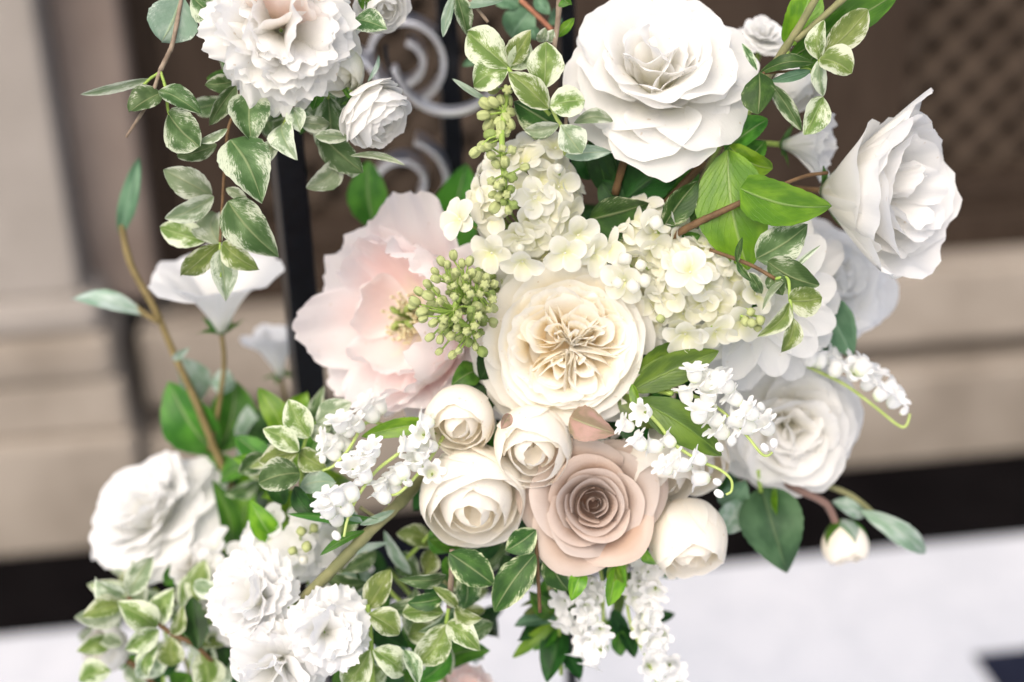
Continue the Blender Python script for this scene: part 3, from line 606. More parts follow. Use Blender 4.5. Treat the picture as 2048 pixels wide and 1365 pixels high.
spray('broad_leaf_sprig', 'soft grey-green leaves hanging under the white ranunculus', 'leaf sprig', [('stem', [(640, 130, 30), (655, 190, 34), (672, 270, 36), (705, 320, 36)], 3.5)],
      [(655, 192, 660, 330, 66, dict(m='vmid')), (640, 268, 724, 346, 62), (682, 318, 614, 378, 46, dict(m='vpale')), (706, 310, 702, 356, 46, dict(m='vpale'))], m='vmid', d=36)
spray('leaf_sprig', 'green leaves poking out between the fringed bloom and the ranunculus', 'leaf sprig', [('stem', [(700, 50, 20), (690, 110, 20), (660, 170, 20), (640, 168, 18)], 3.5), ('olive', [(680, 178, 14), (655, 172, 16), (630, 160, 22)], 4)],
      [(716, -8, 752, 18, 30, dict(m='green')), (711, 38, 771, 54, 48, dict(m='vmid', sh='ov', d=4)), (640, 150, 626, 222, 30, dict(m='green', serr=.12)), (699, 66, 701, 108, 30, dict(m='green')), (690, 175, 706, 205, 10, dict(m='olive' if False else 'green')),
       (735, 165, 760, 108, 9, dict(m='mint')), (600, 175, 530, 180, 26, dict(d=22)), (520, 170, 600, 168, 30, dict(d=22)), (700, 312, 810, 330, 14, dict(m='vpale', d=16))], d=14)
spray('variegated_vine', 'bright variegated cluster left of the big white rose at the top', 'vine',
      [('twig', [(1120, -20, 16), (1116, 40, 14), (1108, 98, 14)], 7, 5), ('stem', [(1010, 128, 2), (1026, 150, 0), (1060, 190, 4), (1100, 230, 8)], 4), ('lstem', [(1098, 205, -4), (1112, 235, -4), (1124, 258, 0), (1130, 310, 12)], 4), ('twig', [(1133, 225, 20), (1128, 310, 20)], 4)],
      [(1020, 137, 934, 62, 76, dict(sh='ob', roll=0)), (1018, 138, 947, 170, 58, dict(sh='ob')), (1020, 130, 1062, 60, 44), (1022, 138, 1056, 80, 48), (1088, 178, 1092, 82, 70, dict(d=-10, roll=0, fold=.1)), (1098, 218, 1018, 145, 54, dict(d=-8)),
       (1100, 212, 1170, 202, 58, dict(d=-8, sh='rd')), (1116, 256, 1026, 205, 82, dict(d=18, m='vdark', sh='ov')), (1118, 250, 1049, 262, 30, dict(m='vpale', d=-6)), (1122, 250, 1164, 306, 58, dict(m='vpale', d=-12, sh='ob')), (1226, 243, 1148, 246, 28, dict(m='vpale', d=2)),
       (1130, 312, 1222, 304, 30, dict(m='under', d=8)), (1078, 85, 1092, 58, 22, dict(m='vpale', d=14)), (1098, 85, 1108, 60, 22, dict(m='vpale', d=14)), (1114, 74, 1150, 37, 20, dict(m='lime', d=20)), (975, 203, 905, 157, 13, dict(m='under', d=14))], m='vlite', group=VG, d=0)
spray('hanging_leaves', 'narrow green leaves hanging from the top edge left of the variegated cluster', 'leaf sprig', [('twig', [(930, -10, 6), (957, 21, 6), (976, 45, 6)], 3.5)],
      [(906, -10, 886, 75, 20, dict(m='under', roll=10)), (912, -14, 936, 72, 34, dict(m='vmid')), (1005, 2, 922, 2, 42, dict(m='under', sh='ob')), (1128, -6, 1140, 10, 26, dict(m='green'))], d=6)
spray('eucalyptus_sprig', 'blurred round eucalyptus leaves on a russet stem at the top', 'leaf sprig', [('red', [(1040, 0, 60), (1075, 32, 60), (1105, 62, 60)], 5)],
      [(1062, 20, 1022, 76, 66, dict(sh='rd')), (1050, 8, 990, 4, 36, dict(sh='rd')), (1070, -5, 1100, 30, 26), (1095, 50, 1110, 20, 26), (974, 116, 924, 130, 18), (1060, 55, 1075, 80, 24)], m='euc', d=62)
spray('broad_leaf_sprig', 'two blurred broad green leaves behind the top of the pink peony', 'leaf sprig', [('stem', [(880, 560, 120), (870, 500, 116), (800, 470, 112)], 4)],
      [(750, 460, 735, 322, 74, dict(roll=10)), (878, 545, 934, 328, 100, dict(m='green', roll=-8, fold=.3)), (960, 560, 985, 500, 40, dict(m='green'))], m='green', d=108)
spray('dark_leaf_sprig', 'dark green broad leaves under the big white rose', 'leaf sprig', [('brown', [(1278, 262, 24), (1250, 318, 26), (1230, 388, 34)], 8), ('brown', [(1408, 325, 26), (1345, 392, 26), (1312, 428, 30)], 8)],
      [(1245, 372, 1212, 225, 66), (1252, 398, 1362, 318, 92, dict(roll=15)), (1285, 385, 1300, 270, 60), (1215, 390, 1180, 280, 50), (1320, 400, 1400, 345, 50, dict(m='green')), (1180, 360, 1150, 290, 50), (1260, 440, 1200, 360, 60),
       (1178, 440, 1300, 408, 84, dict(m='vdark', sh='ov', d=14)), (1326, 456, 1396, 362, 54, dict(m='vdark', d=18)), (1340, 485, 1400, 470, 34, dict(m='green', d=24)), (1450, 302, 1534, 236, 54, dict(m='green', d=24)), (1485, 330, 1530, 280, 44, dict(m='green', d=26)), (1160, 500, 1230, 440, 60, dict(d=30)), (1190, 560, 1250, 500, 60, dict(d=34))], m='dark', d=36)
spray('lime_leaf_branch', 'brown branch with large glossy lime green leaves left of the lisianthus', 'leaf branch', [('brown', [(1340, 475, 20), (1395, 446, 12), (1440, 425, 8), (1490, 402, 4)], 8, 6), ('brown', [(1490, 402, 6), (1600, 356, 14), (1655, 346, 18)], 4)],
      [(1455, 300, 1497, 540, 138, dict(roll=0, sh='ell', fold=.22, d=16, bend=.06)), (1545, 338, 1458, 294, 52, dict(d=14, roll=20, sh='rd')), (1480, 378, 1664, 418, 88, dict(d=-4, sh='co', roll=-22, bend=.12, fold=.15))], m='lime', d=6)
spray('glossy_leaf_branch', 'branch with glossy green leaves cut off by the top right edge', 'leaf branch', [('olive', [(1528, 165, 30), (1556, 118, 14), (1595, 60, 4), (1645, -25, -6)], 9, 7), ('olive', [(1590, 82, 6), (1640, 40, 2), (1700, -15, -4)], 7)],
      [(1572, 92, 1628, -30, 66, dict(m='lime', sh='rd')), (1578, 118, 1700, 20, 60), (1600, 85, 1800, -20, 66, dict(roll=15)), (1600, 140, 1660, 70, 50)], m='green', d=16)
spray('variegated_vine', 'variegated sprig hanging at the right edge of the big white rose', 'vine', [('brown', [(1525, 147, 0), (1602, 141, 0)], 3), ('stem', [(1602, 141, 0), (1618, 140, 0), (1632, 155, 0), (1640, 120, -4)], 3.5)],
      [(1637, 120, 1643, 40, 40, dict(m='vlite')), (1640, 114, 1737, 18, 60, dict(m='vlite', roll=0, sh='ob')), (1640, 118, 1704, 146, 60, dict(m='vlite', sh='rd')), (1638, 120, 1645, 194, 30, dict(m='vpale')), (1646, 194, 1612, 270, 48, dict(m='vlite')), (1628, 126, 1518, 142, 26, dict(m='vdark')),
       (1622, 142, 1540, 164, 20, dict(m='euc')), (1518, 145, 1515, 228, 62, dict(m='vdark', sh='ob')), (1544, 170, 1603, 262, 32, dict(m='vmid', fold=.5)), (1514, 142, 1484, 86, 15, dict(m='vmid'))], group=VG, d=-4)
spray('variegated_vine', 'variegated sprig with brown stem beside the right end of the hydrangea', 'vine', [('brown', [(1420, 500, 14), (1500, 530, 2), (1550, 558, -2)], 4), ('stem', [(1550, 558, -2), (1575, 558, -4), (1580, 600, -6), (1584, 636, -8)], 3.5)],
      [(1512, 518, 1618, 448, 76, dict(m='vmid', sh='ov', roll=0, d=6)), (1535, 524, 1638, 572, 66, dict(m='vmid', sh='ov', d=6)), (1572, 556, 1641, 492, 12, dict(m='vpale')), (1573, 560, 1524, 616, 13, dict(m='vpale')), (1577, 602, 1644, 596, 60, dict(m='vlite', sh='rd', d=-8)),
       (1579, 606, 1520, 674, 32, dict(m='vlite', d=-8)), (1586, 636, 1564, 706, 38, dict(m='vlite', d=-8)), (1474, 527, 1484, 476, 13, dict(m='vdark')), (1474, 525, 1503, 564, 14, dict(m='vdark')), (1498, 545, 1524, 590, 24), (1545, 545, 1565, 590, 40)], m='vmid', group=VG, d=0)
spray('eucalyptus_sprig', 'blurred eucalyptus leaf behind the dahlia at the right', 'leaf sprig', [('stem', [(1590, 690, 90), (1640, 620, 70)], 4)], [(1632, 594, 1704, 712, 76, dict(roll=0)), (1630, 650, 1600, 700, 40), (1640, 660, 1670, 720, 40)], m='euc', d=68)
spray('lily_leaves', 'dark green lily of the valley leaves to the right of the cream rose', 'leaf sprig', [('stem', [(1250, 800, 30), (1290, 780, 22), (1345, 788, 10)], 5)],
      [(1262, 782, 1438, 702, 62, dict(sh='ell', roll=0)), (1270, 745, 1408, 690, 48, dict(d=24)), (1272, 800, 1444, 912, 74, dict(roll=0)), (1264, 768, 1275, 827, 18, dict(m='lime', d=6)), (1235, 790, 1330, 850, 50, dict(d=26)), (1240, 730, 1320, 690, 60, dict(m='dark', d=30)), (1230, 690, 1300, 660, 50, dict(m='dark', d=34))], m='lily', d=16)
spray('rose_leaves', 'dark toothed rose leaves with one mauve leaf under the cream rose', 'leaf sprig', [('stem', [(1150, 800, 50), (1200, 830, 40)], 4)],
      [(1200, 800, 1245, 884, 80, dict(serr=.06)), (1250, 800, 1290, 890, 70), (1140, 835, 1232, 868, 66, dict(m='mauve', d=20, serr=.05, sh='ov')), (1020, 828, 1004, 858, 22, dict(m='mauve', d=-4)), (960, 740, 905, 770, 50, dict(m='green', d=40)), (990, 760, 940, 830, 60), (1000, 690, 960, 760, 60), (1300, 940, 1250, 880, 60), (1290, 1020, 1360, 990, 50, dict(d=46)), (1240, 940, 1290, 1000, 50, dict(d=44)), (930, 900, 980, 890, 40, dict(d=40)), (1000, 960, 1050, 900, 60, dict(d=46)), (985, 1040, 1050, 1000, 60, dict(d=46))], m='dark', d=36)
spray('variegated_vine', 'variegated cluster left of the lily of the valley below the peony', 'vine', [('stem', [(610, 1010, 46), (602, 940, 40), (608, 890, 36), (625, 850, 36)], 4)],
      [(618, 876, 576, 800, 56, dict(m='vlite')), (632, 846, 702, 804, 46, dict(m='vpale')), (598, 902, 526, 858, 44, dict(m='vlite')), (596, 906, 517, 922, 52, dict(m='vlite')), (600, 946, 517, 966, 62, dict(m='vmid', sh='rd')), (600, 904, 650, 938, 44, dict(m='vlite')), (600, 975, 670, 964, 42, dict(m='under')), (588, 974, 632, 1038, 36, dict(m='dark')),
       (625, 880, 660, 850, 30, dict(m='vpale')), (570, 1010, 540, 960, 40, dict(m='dark', d=55)), (640, 1000, 600, 960, 30, dict(m='green', d=50))], group=VG, d=34)
spray('broad_leaf_sprig', 'upright blurred bright green leaf beside the post below the trumpet flowers', 'leaf sprig', [('stem', [(590, 960, 80), (575, 880, 78)], 4)], [(576, 884, 517, 776, 48, dict(roll=0))], m='lime', d=76)
spray('thick_stem_branch', 'thick olive green stem slanting down to the carnations at lower left', 'leaf branch', [('olive', [(850, 950, 50), (800, 1005, 34), (740, 1062, 30), (675, 1130, 32), (600, 1205, 40)], 12, 11), ('olive', [(760, 1042, 30), (720, 1015, 26)], 4)],
      [(760, 1040, 572, 1034, 20, dict(m='green', roll=30)), (730, 1062, 640, 1110, 18, dict(m='green')), (725, 1045, 660, 1010, 20, dict(m='mint')), (720, 1050, 790, 1020, 16, dict(m='under'))], d=26)
spray('lily_leaves', 'bright lily of the valley leaf below the drooping peony petal', 'leaf sprig', [('stem', [(900, 880, 40), (850, 862, 24)], 4)], [(872, 846, 722, 874, 36, dict(roll=0)), (900, 800, 850, 870, 30, dict(d=40)), (860, 905, 805, 880, 22)], m='lime', d=20)
spray('bare_twig', 'tall blurred twig with two narrow leaves at the far left', 'twig', [('tanst', [(520, 1180, 150), (482, 1060, 135), (462, 975, 122), (430, 900, 116), (390, 800, 110), (350, 712, 106), (310, 620, 102), (262, 530, 100), (240, 440, 98)], 8, 6), ('tanst', [(318, 645, 102), (285, 625, 100), (268, 610, 100)], 6)],
      [(240, 470, 274, 318, 34, dict(m='euc', roll=10)), (290, 630, 142, 598, 36, dict(m='mint', fold=.3)), (345, 720, 375, 700, 16, dict(m='mint'))], d=100)
spray('broad_leaf_sprig', 'blurred broad leaves around the trumpet flower stems at left', 'leaf sprig', [('stem', [(480, 1150, 150), (450, 1000, 136), (436, 905, 128)], 5)],
      [(432, 908, 336, 766, 96, dict(m='green')), (438, 905, 470, 762, 92), (400, 800, 362, 716, 60, dict(m='mint')), (470, 770, 420, 765, 50, dict(m='mint', d=120)), (450, 1130, 430, 960, 42, dict(d=110)), (482, 1115, 498, 930, 48, dict(m='lime', d=115)), (495, 885, 497, 812, 52, dict(m='mint')), (485, 1140, 505, 1060, 60, dict(d=120)), (500, 980, 480, 880, 40, dict(m='mint')), (530, 1080, 510, 960, 60, dict(m='under', d=150)), (540, 920, 520, 860, 40, dict(m='euc')), (560, 1080, 590, 990, 50, dict(d=130))], m='green', d=125)
spray('variegated_vine', 'blurred variegated cluster at the bottom left corner', 'vine', [('brown', [(430, 1330, 70), (390, 1290, 66), (335, 1262, 66), (255, 1195, 66)], 5), ('brown', [(330, 1400, 100), (280, 1340, 96), (230, 1310, 96)], 6)],
      [(258, 1192, 302, 1116, 46, dict(m='vpale')), (246, 1190, 192, 1158, 48, dict(m='vpale')), (248, 1205, 165, 1234, 42), (312, 1256, 238, 1208, 60), (318, 1250, 346, 1178, 48), (318, 1260, 250, 1302, 46), (318, 1290, 292, 1358, 32), (341, 1272, 346, 1334, 54, dict(sh='ob')), (346, 1270, 366, 1212, 28), (396, 1300, 384, 1192, 44, dict(m='dark', serr=.1)),
       (412, 1385, 404, 1306, 62), (456, 1334, 424, 1272, 46, dict(m='dark', d=80)), (360, 1320, 300, 1330, 40, dict(m='dark', d=85)), (430, 1365, 470, 1320, 50, dict(m='vpale', d=85)), (330, 1170, 360, 1130, 40, dict(m='green', d=90)), (380, 1350, 350, 1390, 50, dict(m='green', d=85)), (500, 1360, 460, 1390, 60, dict(m='dark', d=70)), (290, 1370, 250, 1330, 40, dict(m='vpale', d=95))], m='vlite', group=VG, d=64)
spray('variegated_vine', 'variegated cluster right of the carnations at the bottom', 'vine', [('dark' if False else 'stem', [(745, 1380, 40), (742, 1300, 36), (738, 1240, 34), (735, 1210, 34)], 6)],
      [(736, 1218, 781, 1140, 52), (738, 1228, 800, 1268, 54), (732, 1286, 678, 1262, 46), (746, 1300, 810, 1348, 58), (740, 1300, 686, 1376, 56), (808, 1300, 838, 1370, 32, dict(m='vmid')), (765, 1330, 790, 1390, 60, dict(m='dark', d=60)), (750, 1260, 810, 1290, 50, dict(m='dark', d=62))], m='vlite', group=VG, d=32)
spray('variegated_vine', 'variegated leaf rosette below the largest rosebud near the bottom', 'vine', [('twig', [(905, 1100, 30), (903, 1150, 32), (898, 1215, 36)], 6), ('stem', [(898, 1210, 36), (892, 1250, 36)], 4)],
      [(887, 1226, 804, 1226, 50), (892, 1250, 836, 1328, 62, dict(sh='rd')), (895, 1245, 957, 1300, 50), (910, 1216, 964, 1236, 38), (916, 1216, 866, 1174, 24), (892, 1152, 796, 1160, 28, dict(m='vmid')), (898, 1106, 988, 1170, 66, dict(m='vdark', d=26)), (885, 1196, 816, 1208, 34, dict(m='vdark')), (880, 1230, 760, 1222, 34, dict(m='vmid', d=50)), (862, 1250, 812, 1294, 44, dict(m='euc', d=70)),
       (885, 1322, 978, 1300, 50, dict(m='green', d=70)), (930, 1130, 925, 1220, 50, dict(m='vdark', d=44)), (850, 1200, 900, 1180, 40, dict(m='dark', d=56)), (870, 1280, 930, 1330, 60, dict(m='dark', d=76))], m='vlite', group=VG, d=34)
spray('leaf_sprig', 'blurred olive and grey-green leaves under the largest rosebud', 'leaf sprig', [('stem', [(880, 1040, 60), (850, 1080, 60), (800, 1130, 64)], 4)],
      [(866, 1090, 794, 1066, 42, dict(m='vlite')), (860, 1060, 912, 1102, 50), (822, 1148, 768, 1062, 24, dict(m='mint')), (752, 1104, 690, 1142, 34, dict(m='vmid')), (700, 1106, 772, 1085, 16, dict(m='mint')), (738, 1192, 676, 1152, 54, dict(m='mint')), (850, 1150, 862, 1100, 40, dict(m='vlite')), (930, 1090, 860, 1080, 50), (950, 1110, 1000, 1080, 40, dict(m='dark')), (690, 1150, 720, 1180, 40, dict(m='dark'))], m='green', d=60)
spray('dark_leaf_sprig', 'dark variegated leaves hanging under the left side of the dusky rose', 'leaf sprig', [('brown', [(1072, 1080, 30), (1076, 1150, 30), (1080, 1225, 32)], 4), ('olive', [(1100, 1100, 50), (1100, 1180, 52)], 6)],
      [(1070, 1108, 988, 1224, 66, dict(d=26, roll=0)), (1072, 1060, 1012, 1102, 50), (1096, 1100, 1138, 1184, 52, dict(d=34)), (1060, 1040, 1030, 1080, 40, dict(m='dark', d=44)), (1120, 1130, 1160, 1200, 40, dict(m='dark', d=50)), (1010, 1110, 1050, 1190, 50, dict(m='dark', d=52))], m='vdark', d=30)
spray('lily_leaves', 'lime lily of the valley leaves pointing down below the dusky rose', 'leaf sprig', [('stem', [(1230, 1080, 40), (1232, 1120, 34)], 4)], [(1166, 1136, 1142, 1202, 34), (1238, 1112, 1222, 1218, 36), (1285, 1088, 1312, 1134, 20), (1225, 1120, 1245, 1180, 26)], m='lime', d=32)
spray('leaf_sprig', 'blurred tangle of narrow green leaves above the thin post at the bottom', 'leaf sprig', [('stem', [(1115, 1180, 70), (1118, 1250, 70), (1122, 1350, 74)], 4)],
      [(1112, 1238, 1028, 1252, 34, dict(m='euc')), (1116, 1240, 1026, 1318, 26, dict(m='lime')), (1112, 1250, 1068, 1302, 36), (1122, 1250, 1092, 1362, 54, dict(m='dark')), (1126, 1230, 1120, 1342, 26, dict(m='lily')), (1110, 1230, 1060, 1190, 40), (1120, 1220, 1050, 1225, 26, dict(m='lily')), (1246, 1262, 1240, 1314, 30), (1126, 1336, 1182, 1304, 15), (1100, 1200, 1090, 1160, 40), (1130, 1300, 1160, 1360, 36, dict(m='dark')), (1090, 1240, 1040, 1280, 30, dict(m='dark'))], m='green', d=72)
spray('rose_leaves', 'blurred deep green rose leaf hanging against the black floor border', 'leaf sprig', [('stem', [(1515, 940, 70), (1522, 985, 72)], 5)], [(1522, 975, 1574, 1146, 118, dict(m='rosel', roll=0, sh='ov', fold=.3)), (1482, 1000, 1440, 1068, 56, dict(m='mint')), (1490, 960, 1440, 1010, 50), (1540, 980, 1550, 1030, 40, dict(m='lime'))], m='euc', d=76)
spray('leaf_twig', 'curved twig with pale mint leaves reaching over the floor at lower right', 'twig', [('olive', [(1560, 945, 90), (1640, 968, 88), (1700, 990, 86), (1750, 1030, 86), (1775, 1062, 86)], 7, 5)], [(1730, 1030, 1664, 1004, 38), (1722, 1020, 1856, 1112, 42, dict(roll=0)), (1770, 1060, 1800, 1090, 20)], m='mint', d=86)

def filler(label, x0, y0, x1, y1, n, d, mats, seed, wl=(26, 52), ll=(55, 105), ang=None, name='leaf_sprig', skip=()):
    rg_ = random.Random(seed); lv = []; cx, cy = (x0+x1)/2, (y0+y1)/2
    while len(lv) < n:
        x, y = rg_.uniform(x0, x1), rg_.uniform(y0, y1)
        if any(a <= x <= c and b <= y <= e for a, b, c, e in skip): continue
        a = rg_.uniform(0, 6.28) if ang is None else math.radians(rg_.uniform(*ang)); L = rg_.uniform(*ll); m = rg_.choice(mats); dd = d+rg_.uniform(-16, 20)
        if rg_.random() < .6: a = math.atan2(y-cy, x-cx)+rg_.uniform(-.7, .7)
        lv.append((x-L/2*math.cos(a), y-L/2*math.sin(a), x+L/2*math.cos(a), y+L/2*math.sin(a), rg_.uniform(*wl), dict(m=m, d=dd, sh=rg_.choice(('ell', 'ov', 'ob')))))
    st_ = [('stem', [(cx+(x1-x0)*rg_.uniform(-.05, .05), y1, d+15), (cx, cy, d+8), (x0+(x1-x0)*.3, y0+(y1-y0)*.2, d+6)], 4), ('olive', [(x0+(x1-x0)*.7, y1, d+18), (x0+(x1-x0)*.6, cy, d+10), (x0+(x1-x0)*.75, y0, d+8)], 4)]
    return spray(name, label, 'leaf sprig', st_, lv, d=d)
filler('blurred mass of small variegated leaves filling the bottom left corner', 200, 1130, 560, 1375, 34, 112, ('vlite', 'vmid', 'green', 'dark', 'vpale'), 501)
filler('blurred mixed leaves between the lower left rose and the thick olive stem', 430, 850, 640, 1080, 26, 120, ('green', 'dark', 'vmid', 'lime', 'mint'), 502, ll=(60, 120))
filler('dark mixed leaves filling in below the largest rosebud and thick stem', 680, 1080, 1000, 1370, 30, 90, ('vmid', 'dark', 'green', 'vlite', 'euc'), 503)
filler('dark green filler leaves between the cream rose and the lily of the valley', 1190, 620, 1460, 960, 24, 78, ('dark', 'green', 'lily', 'dark'), 504, wl=(34, 60), ll=(80, 140))
filler('dark green filler leaves behind the hydrangeas under the big white rose', 1150, 250, 1430, 480, 24, 74, ('dark', 'green', 'dark', 'vdark'), 505, wl=(34, 60), ll=(80, 140))
filler('mixed green leaves behind the fringed bloom and the ranunculus', 420, 120, 740, 250, 20, 50, ('vmid', 'vmid', 'green', 'vpale'), 506)
filler('dark leaves behind the ivory rosebuds and the berries', 850, 560, 1090, 1050, 26, 80, ('dark', 'green', 'vdark', 'dark'), 507, wl=(34, 60), ll=(80, 130))
filler('blurred leaves behind the dahlia and the soft white rose', 1380, 420, 1640, 960, 20, 125, ('green', 'euc', 'dark'), 508, wl=(34, 60), ll=(80, 130))
filler('blurred narrow leaves hanging among the lily of the valley below the dusky rose', 1060, 1100, 1340, 1300, 22, 88, ('green', 'dark', 'lily', 'vmid'), 509, wl=(16, 34), ll=(60, 110), ang=(60, 120))
filler('blurred pale variegated leaves in front at the bottom left', 190, 1150, 470, 1370, 22, 84, ('vlite', 'vpale', 'vlite'), 511)
filler('variegated and green leaves between the post and the drooping bell sprays', 500, 800, 700, 1060, 24, 74, ('vlite', 'vmid', 'green', 'vpale', 'lime'), 512)
filler('pale variegated leaves along the bottom edge right of the carnations', 690, 1130, 980, 1375, 26, 62, ('vlite', 'vlite', 'vmid', 'green'), 513)
# ------------------------------------------------------------------ hydrangea heads
def petal_proto(seed, mat='hyd'):
    rng = random.Random(seed); R = 1.
    V, nu, nv = petal_v(rng, L=1., W=.95, a0=55, a1=92, k=.8, r0=.04, z0=0, cup=.55, base=.25, peak=.62, end=.2, tip=.2, ruf=.03, rf=1.5, nu=8, nv=7)
    return mesh('petal', V, gridf(nu, nv), guv(nu, nv), MT[mat])
HP = [petal_proto(200+i) for i in range(5)]; HW = [petal_proto(210+i, 'cool') for i in range(4)]
def egg(n=8, m=6, crease=0., k=2.5, mat='bud', name='bud'):
    V, F = [(0, 0, 0)], []
    for i in range(1, m):
        a = math.pi*i/m
        for j in range(n):
            th = tp(j/n); r = math.sin(a)**.85*.5*(1-crease*abs(math.cos(k*th))**5); V.append((r*math.cos(th), r*math.sin(th), .62*(1-math.cos(a))))
    V.append((0, 0, 1.24-crease*.6))
    for j in range(n): F.append((0, 1+(j+1) % n, 1+j)); F.append((len(V)-1, 1+(m-2)*n+j, 1+(m-2)*n+(j+1) % n))
    for i in range(m-2):
        for j in range(n): F.append((1+i*n+j, 1+i*n+(j+1) % n, 1+(i+1)*n+(j+1) % n, 1+(i+1)*n+j))
    return mesh(name, V, F, None, MT[mat])
HC = egg(6, 4, 0, 2.5, 'hyd', 'floret'); HB = [egg(8, 6, .14, 2., 'hyd', 'bud'), egg(8, 6, .14, 2., 'bud', 'bud')]
def lookm(o, z, sc, rng):
    q = Vector(z).to_track_quat('Z', 'Y').to_matrix().to_4x4()
    return Matrix.Translation(Vector(o)) @ q @ Matrix.Rotation(rng.uniform(0, 6.28), 4, 'Z') @ Matrix.Diagonal((sc, sc, sc, 1))
def hydrangea(label, lobes, extra, seed, buds, core, floor_px=44, pure=False):
    rng = random.Random(seed); org = P(lobes[0][0], lobes[0][1], lobes[0][2]); root = thing('hydrangea', label, 'flower', tuple(org), 'creamy hydrangea heads'); tips = []
    def floret(p, ax, size):
        fo = put('floret', HC, root, lookm(p-org, ax, size*.13, rng)); tips.append(p-org)
        n = 5 if rng.random() < .55 else 4; s = 1/.13
        for i in range(n):
            Mx = Matrix.Rotation(tp(i/n)+rng.uniform(-.15, .15), 4, 'Z') @ Matrix.Rotation(rng.uniform(-.22, .22), 4, 'Y') @ Matrix.Diagonal((s*rng.uniform(.9, 1.1),)*3+(1,))
            put('petal', rng.choice(HW if pure else HP), fo, Matrix.Translation((0, 0, .6)) @ Mx)
    for (cx, cy, d, rx, ry, n) in lobes:
        c = P(cx, cy, d)
        for i in range(n):
            b = 1-1.05*(i+.5)/n; th = i*GA+rng.uniform(-.25, .25); r = math.sqrt(max(0, 1-b*b))
            v = np.array([r*math.cos(th), r*math.sin(th), b]); rad = (rx+ry)/2
            p = c + (RT*v[0]*rx + UP*v[1]*ry - FWD*v[2]*rad*.75)*K(d)*rng.uniform(.88, 1.05)
            ax = dirv(v[0]+rng.uniform(-.35, .35), v[1]+rng.uniform(-.35, .35), v[2]+.25)
            floret(p, ax, floor_px*K(d)*rng.uniform(.85, 1.12))
    for (x, y, d, ax) in extra: floret(P(x, y, d), dirv(*ax), floor_px*K(d)*1.05)
    for (x, y, d, s, g) in buds:
        put('bud', HB[g], root, lookm(P(x, y, d)-org, dirv(rng.uniform(-.4, .4), rng.uniform(-.6, .2), .8), s*K(d), rng)); tips.append(P(x, y, d)-org)
    cc = np.array(CORES[core])-org; base = cc*.35
    V, F = join([tube(smooth_path([base, (base*.45+t*.55), t], 3), .0007, 5) for t in tips] + [tube([base, cc], .002, 7)])
    put('stalks', mesh('stalks', V, F, None, MT['stem']), root, kind='stuff')
hydrangea('creamy white hydrangea head with green buds draped down its front', [(1052, 405, 30, 90, 106, 32)],
          [(922, 440, 16, (-.6, .1, .7)), (1155, 470, 10, (.3, -.2, .9)), (1185, 505, 14, (.4, -.3, .8)), (1130, 505, 6, (0, -.4, .9)), (1045, 520, 4, (0, -.7, .7)), (985, 505, 14, (-.4, -.4, .8)), (1110, 300, 20, (.2, .7, .6))], 301, [(985, 470, 20, 18, 0), (1120, 340, 8, 22, 0), (1035, 500, 10, 20, 0)], 'mid')
hydrangea('creamy hydrangea head right of the cream rose with closed buds on its left side', [(1385, 575, 30, 92, 88, 26), (1290, 470, 28, 62, 48, 12)],
          [(1510, 590, 14, (.5, .2, .8)), (1480, 640, 14, (.3, -.4, .8)), (1370, 665, 8, (0, -.7, .7)), (1250, 560, 12, (-.4, -.2, .9)), (1215, 500, 18, (-.5, .1, .8)), (1380, 545, -6, (0, .1, 1)), (1430, 660, 10, (.2, -.6, .7))], 302,
          [(1232, 562, 4, 26, 0), (1262, 566, 2, 30, 0), (1290, 552, 6, 28, 0), (1310, 440, 2, 32, 0), (1240, 520, 10, 30, 0), (1285, 530, 8, 26, 0), (1490, 635, 4, 22, 1), (1505, 622, 2, 20, 1), (1500, 645, 0, 22, 1), (1520, 635, 2, 22, 1), (1512, 652, 6, 20, 1), (1325, 640, 10, 20, 1)], 'right', 46)

hydrangea('loose blurred white floret cluster beside the thick olive stem at lower left', [(580, 1085, 66, 80, 56, 16), (650, 1120, 72, 40, 50, 7), (455, 1150, 92, 60, 60, 9), (690, 1180, 78, 40, 40, 5)], [], 303, [(600, 1060, 40, 22, 1), (615, 1085, 36, 22, 1), (590, 1100, 40, 20, 1), (625, 1050, 44, 20, 1), (610, 1115, 40, 20, 0)], 'low', 42, True)
# ------------------------------------------------------------------ bud clusters
BM = [egg(16, 7, .34, 2., 'bud'), egg(20, 7, .34, 2.5, 'bud'), egg(16, 7, .30, 2., 'budd')]
def bud_sprig(label, buds, nodes, seed, core, r=.0006):
    rng = random.Random(seed); nodes_w = [P(*q) for q in nodes]; org = nodes_w[0]; root = thing('budding_sprig', label, 'bud sprig', tuple(org), 'green budding sprigs'); parts = []
    for (x, y, d, s, g) in buds:
        p = P(x, y, d); nd = min(nodes_w, key=lambda q: np.linalg.norm(q-p)); ax = p-nd; ln = np.linalg.norm(ax); ax = ax/ln
        ax = ax+np.array([rng.uniform(-.25, .25) for _ in range(3)])
        sz = s*K(d)*rng.uniform(.8, 1.15); p = p-ax/np.linalg.norm(ax)*sz*.6
        put('bud', BM[g if g == 2 else rng.choice((0, 1))], root, lookm(p-org, ax, sz, rng))
        mid = (nd+p)/2 + np.array([rng.uniform(-.1, .1) for _ in range(3)])*ln
        parts.append(tube(smooth_path([nd-org, mid-org, p-org], 4), r, 5, r*.9))
    parts.append(tube([q-org for q in smooth_path(nodes_w+[np.array(CORES[core])] if core else nodes_w, 5)], .0016, 7))
    V, F = join(parts); put('stalks', mesh('stalks', V, F, None, MT['lstem'] if False else MT['stem']), root, kind='stuff')
sx = lambda cx, cy: (570+cx/2.967, 400+cy/2.967)
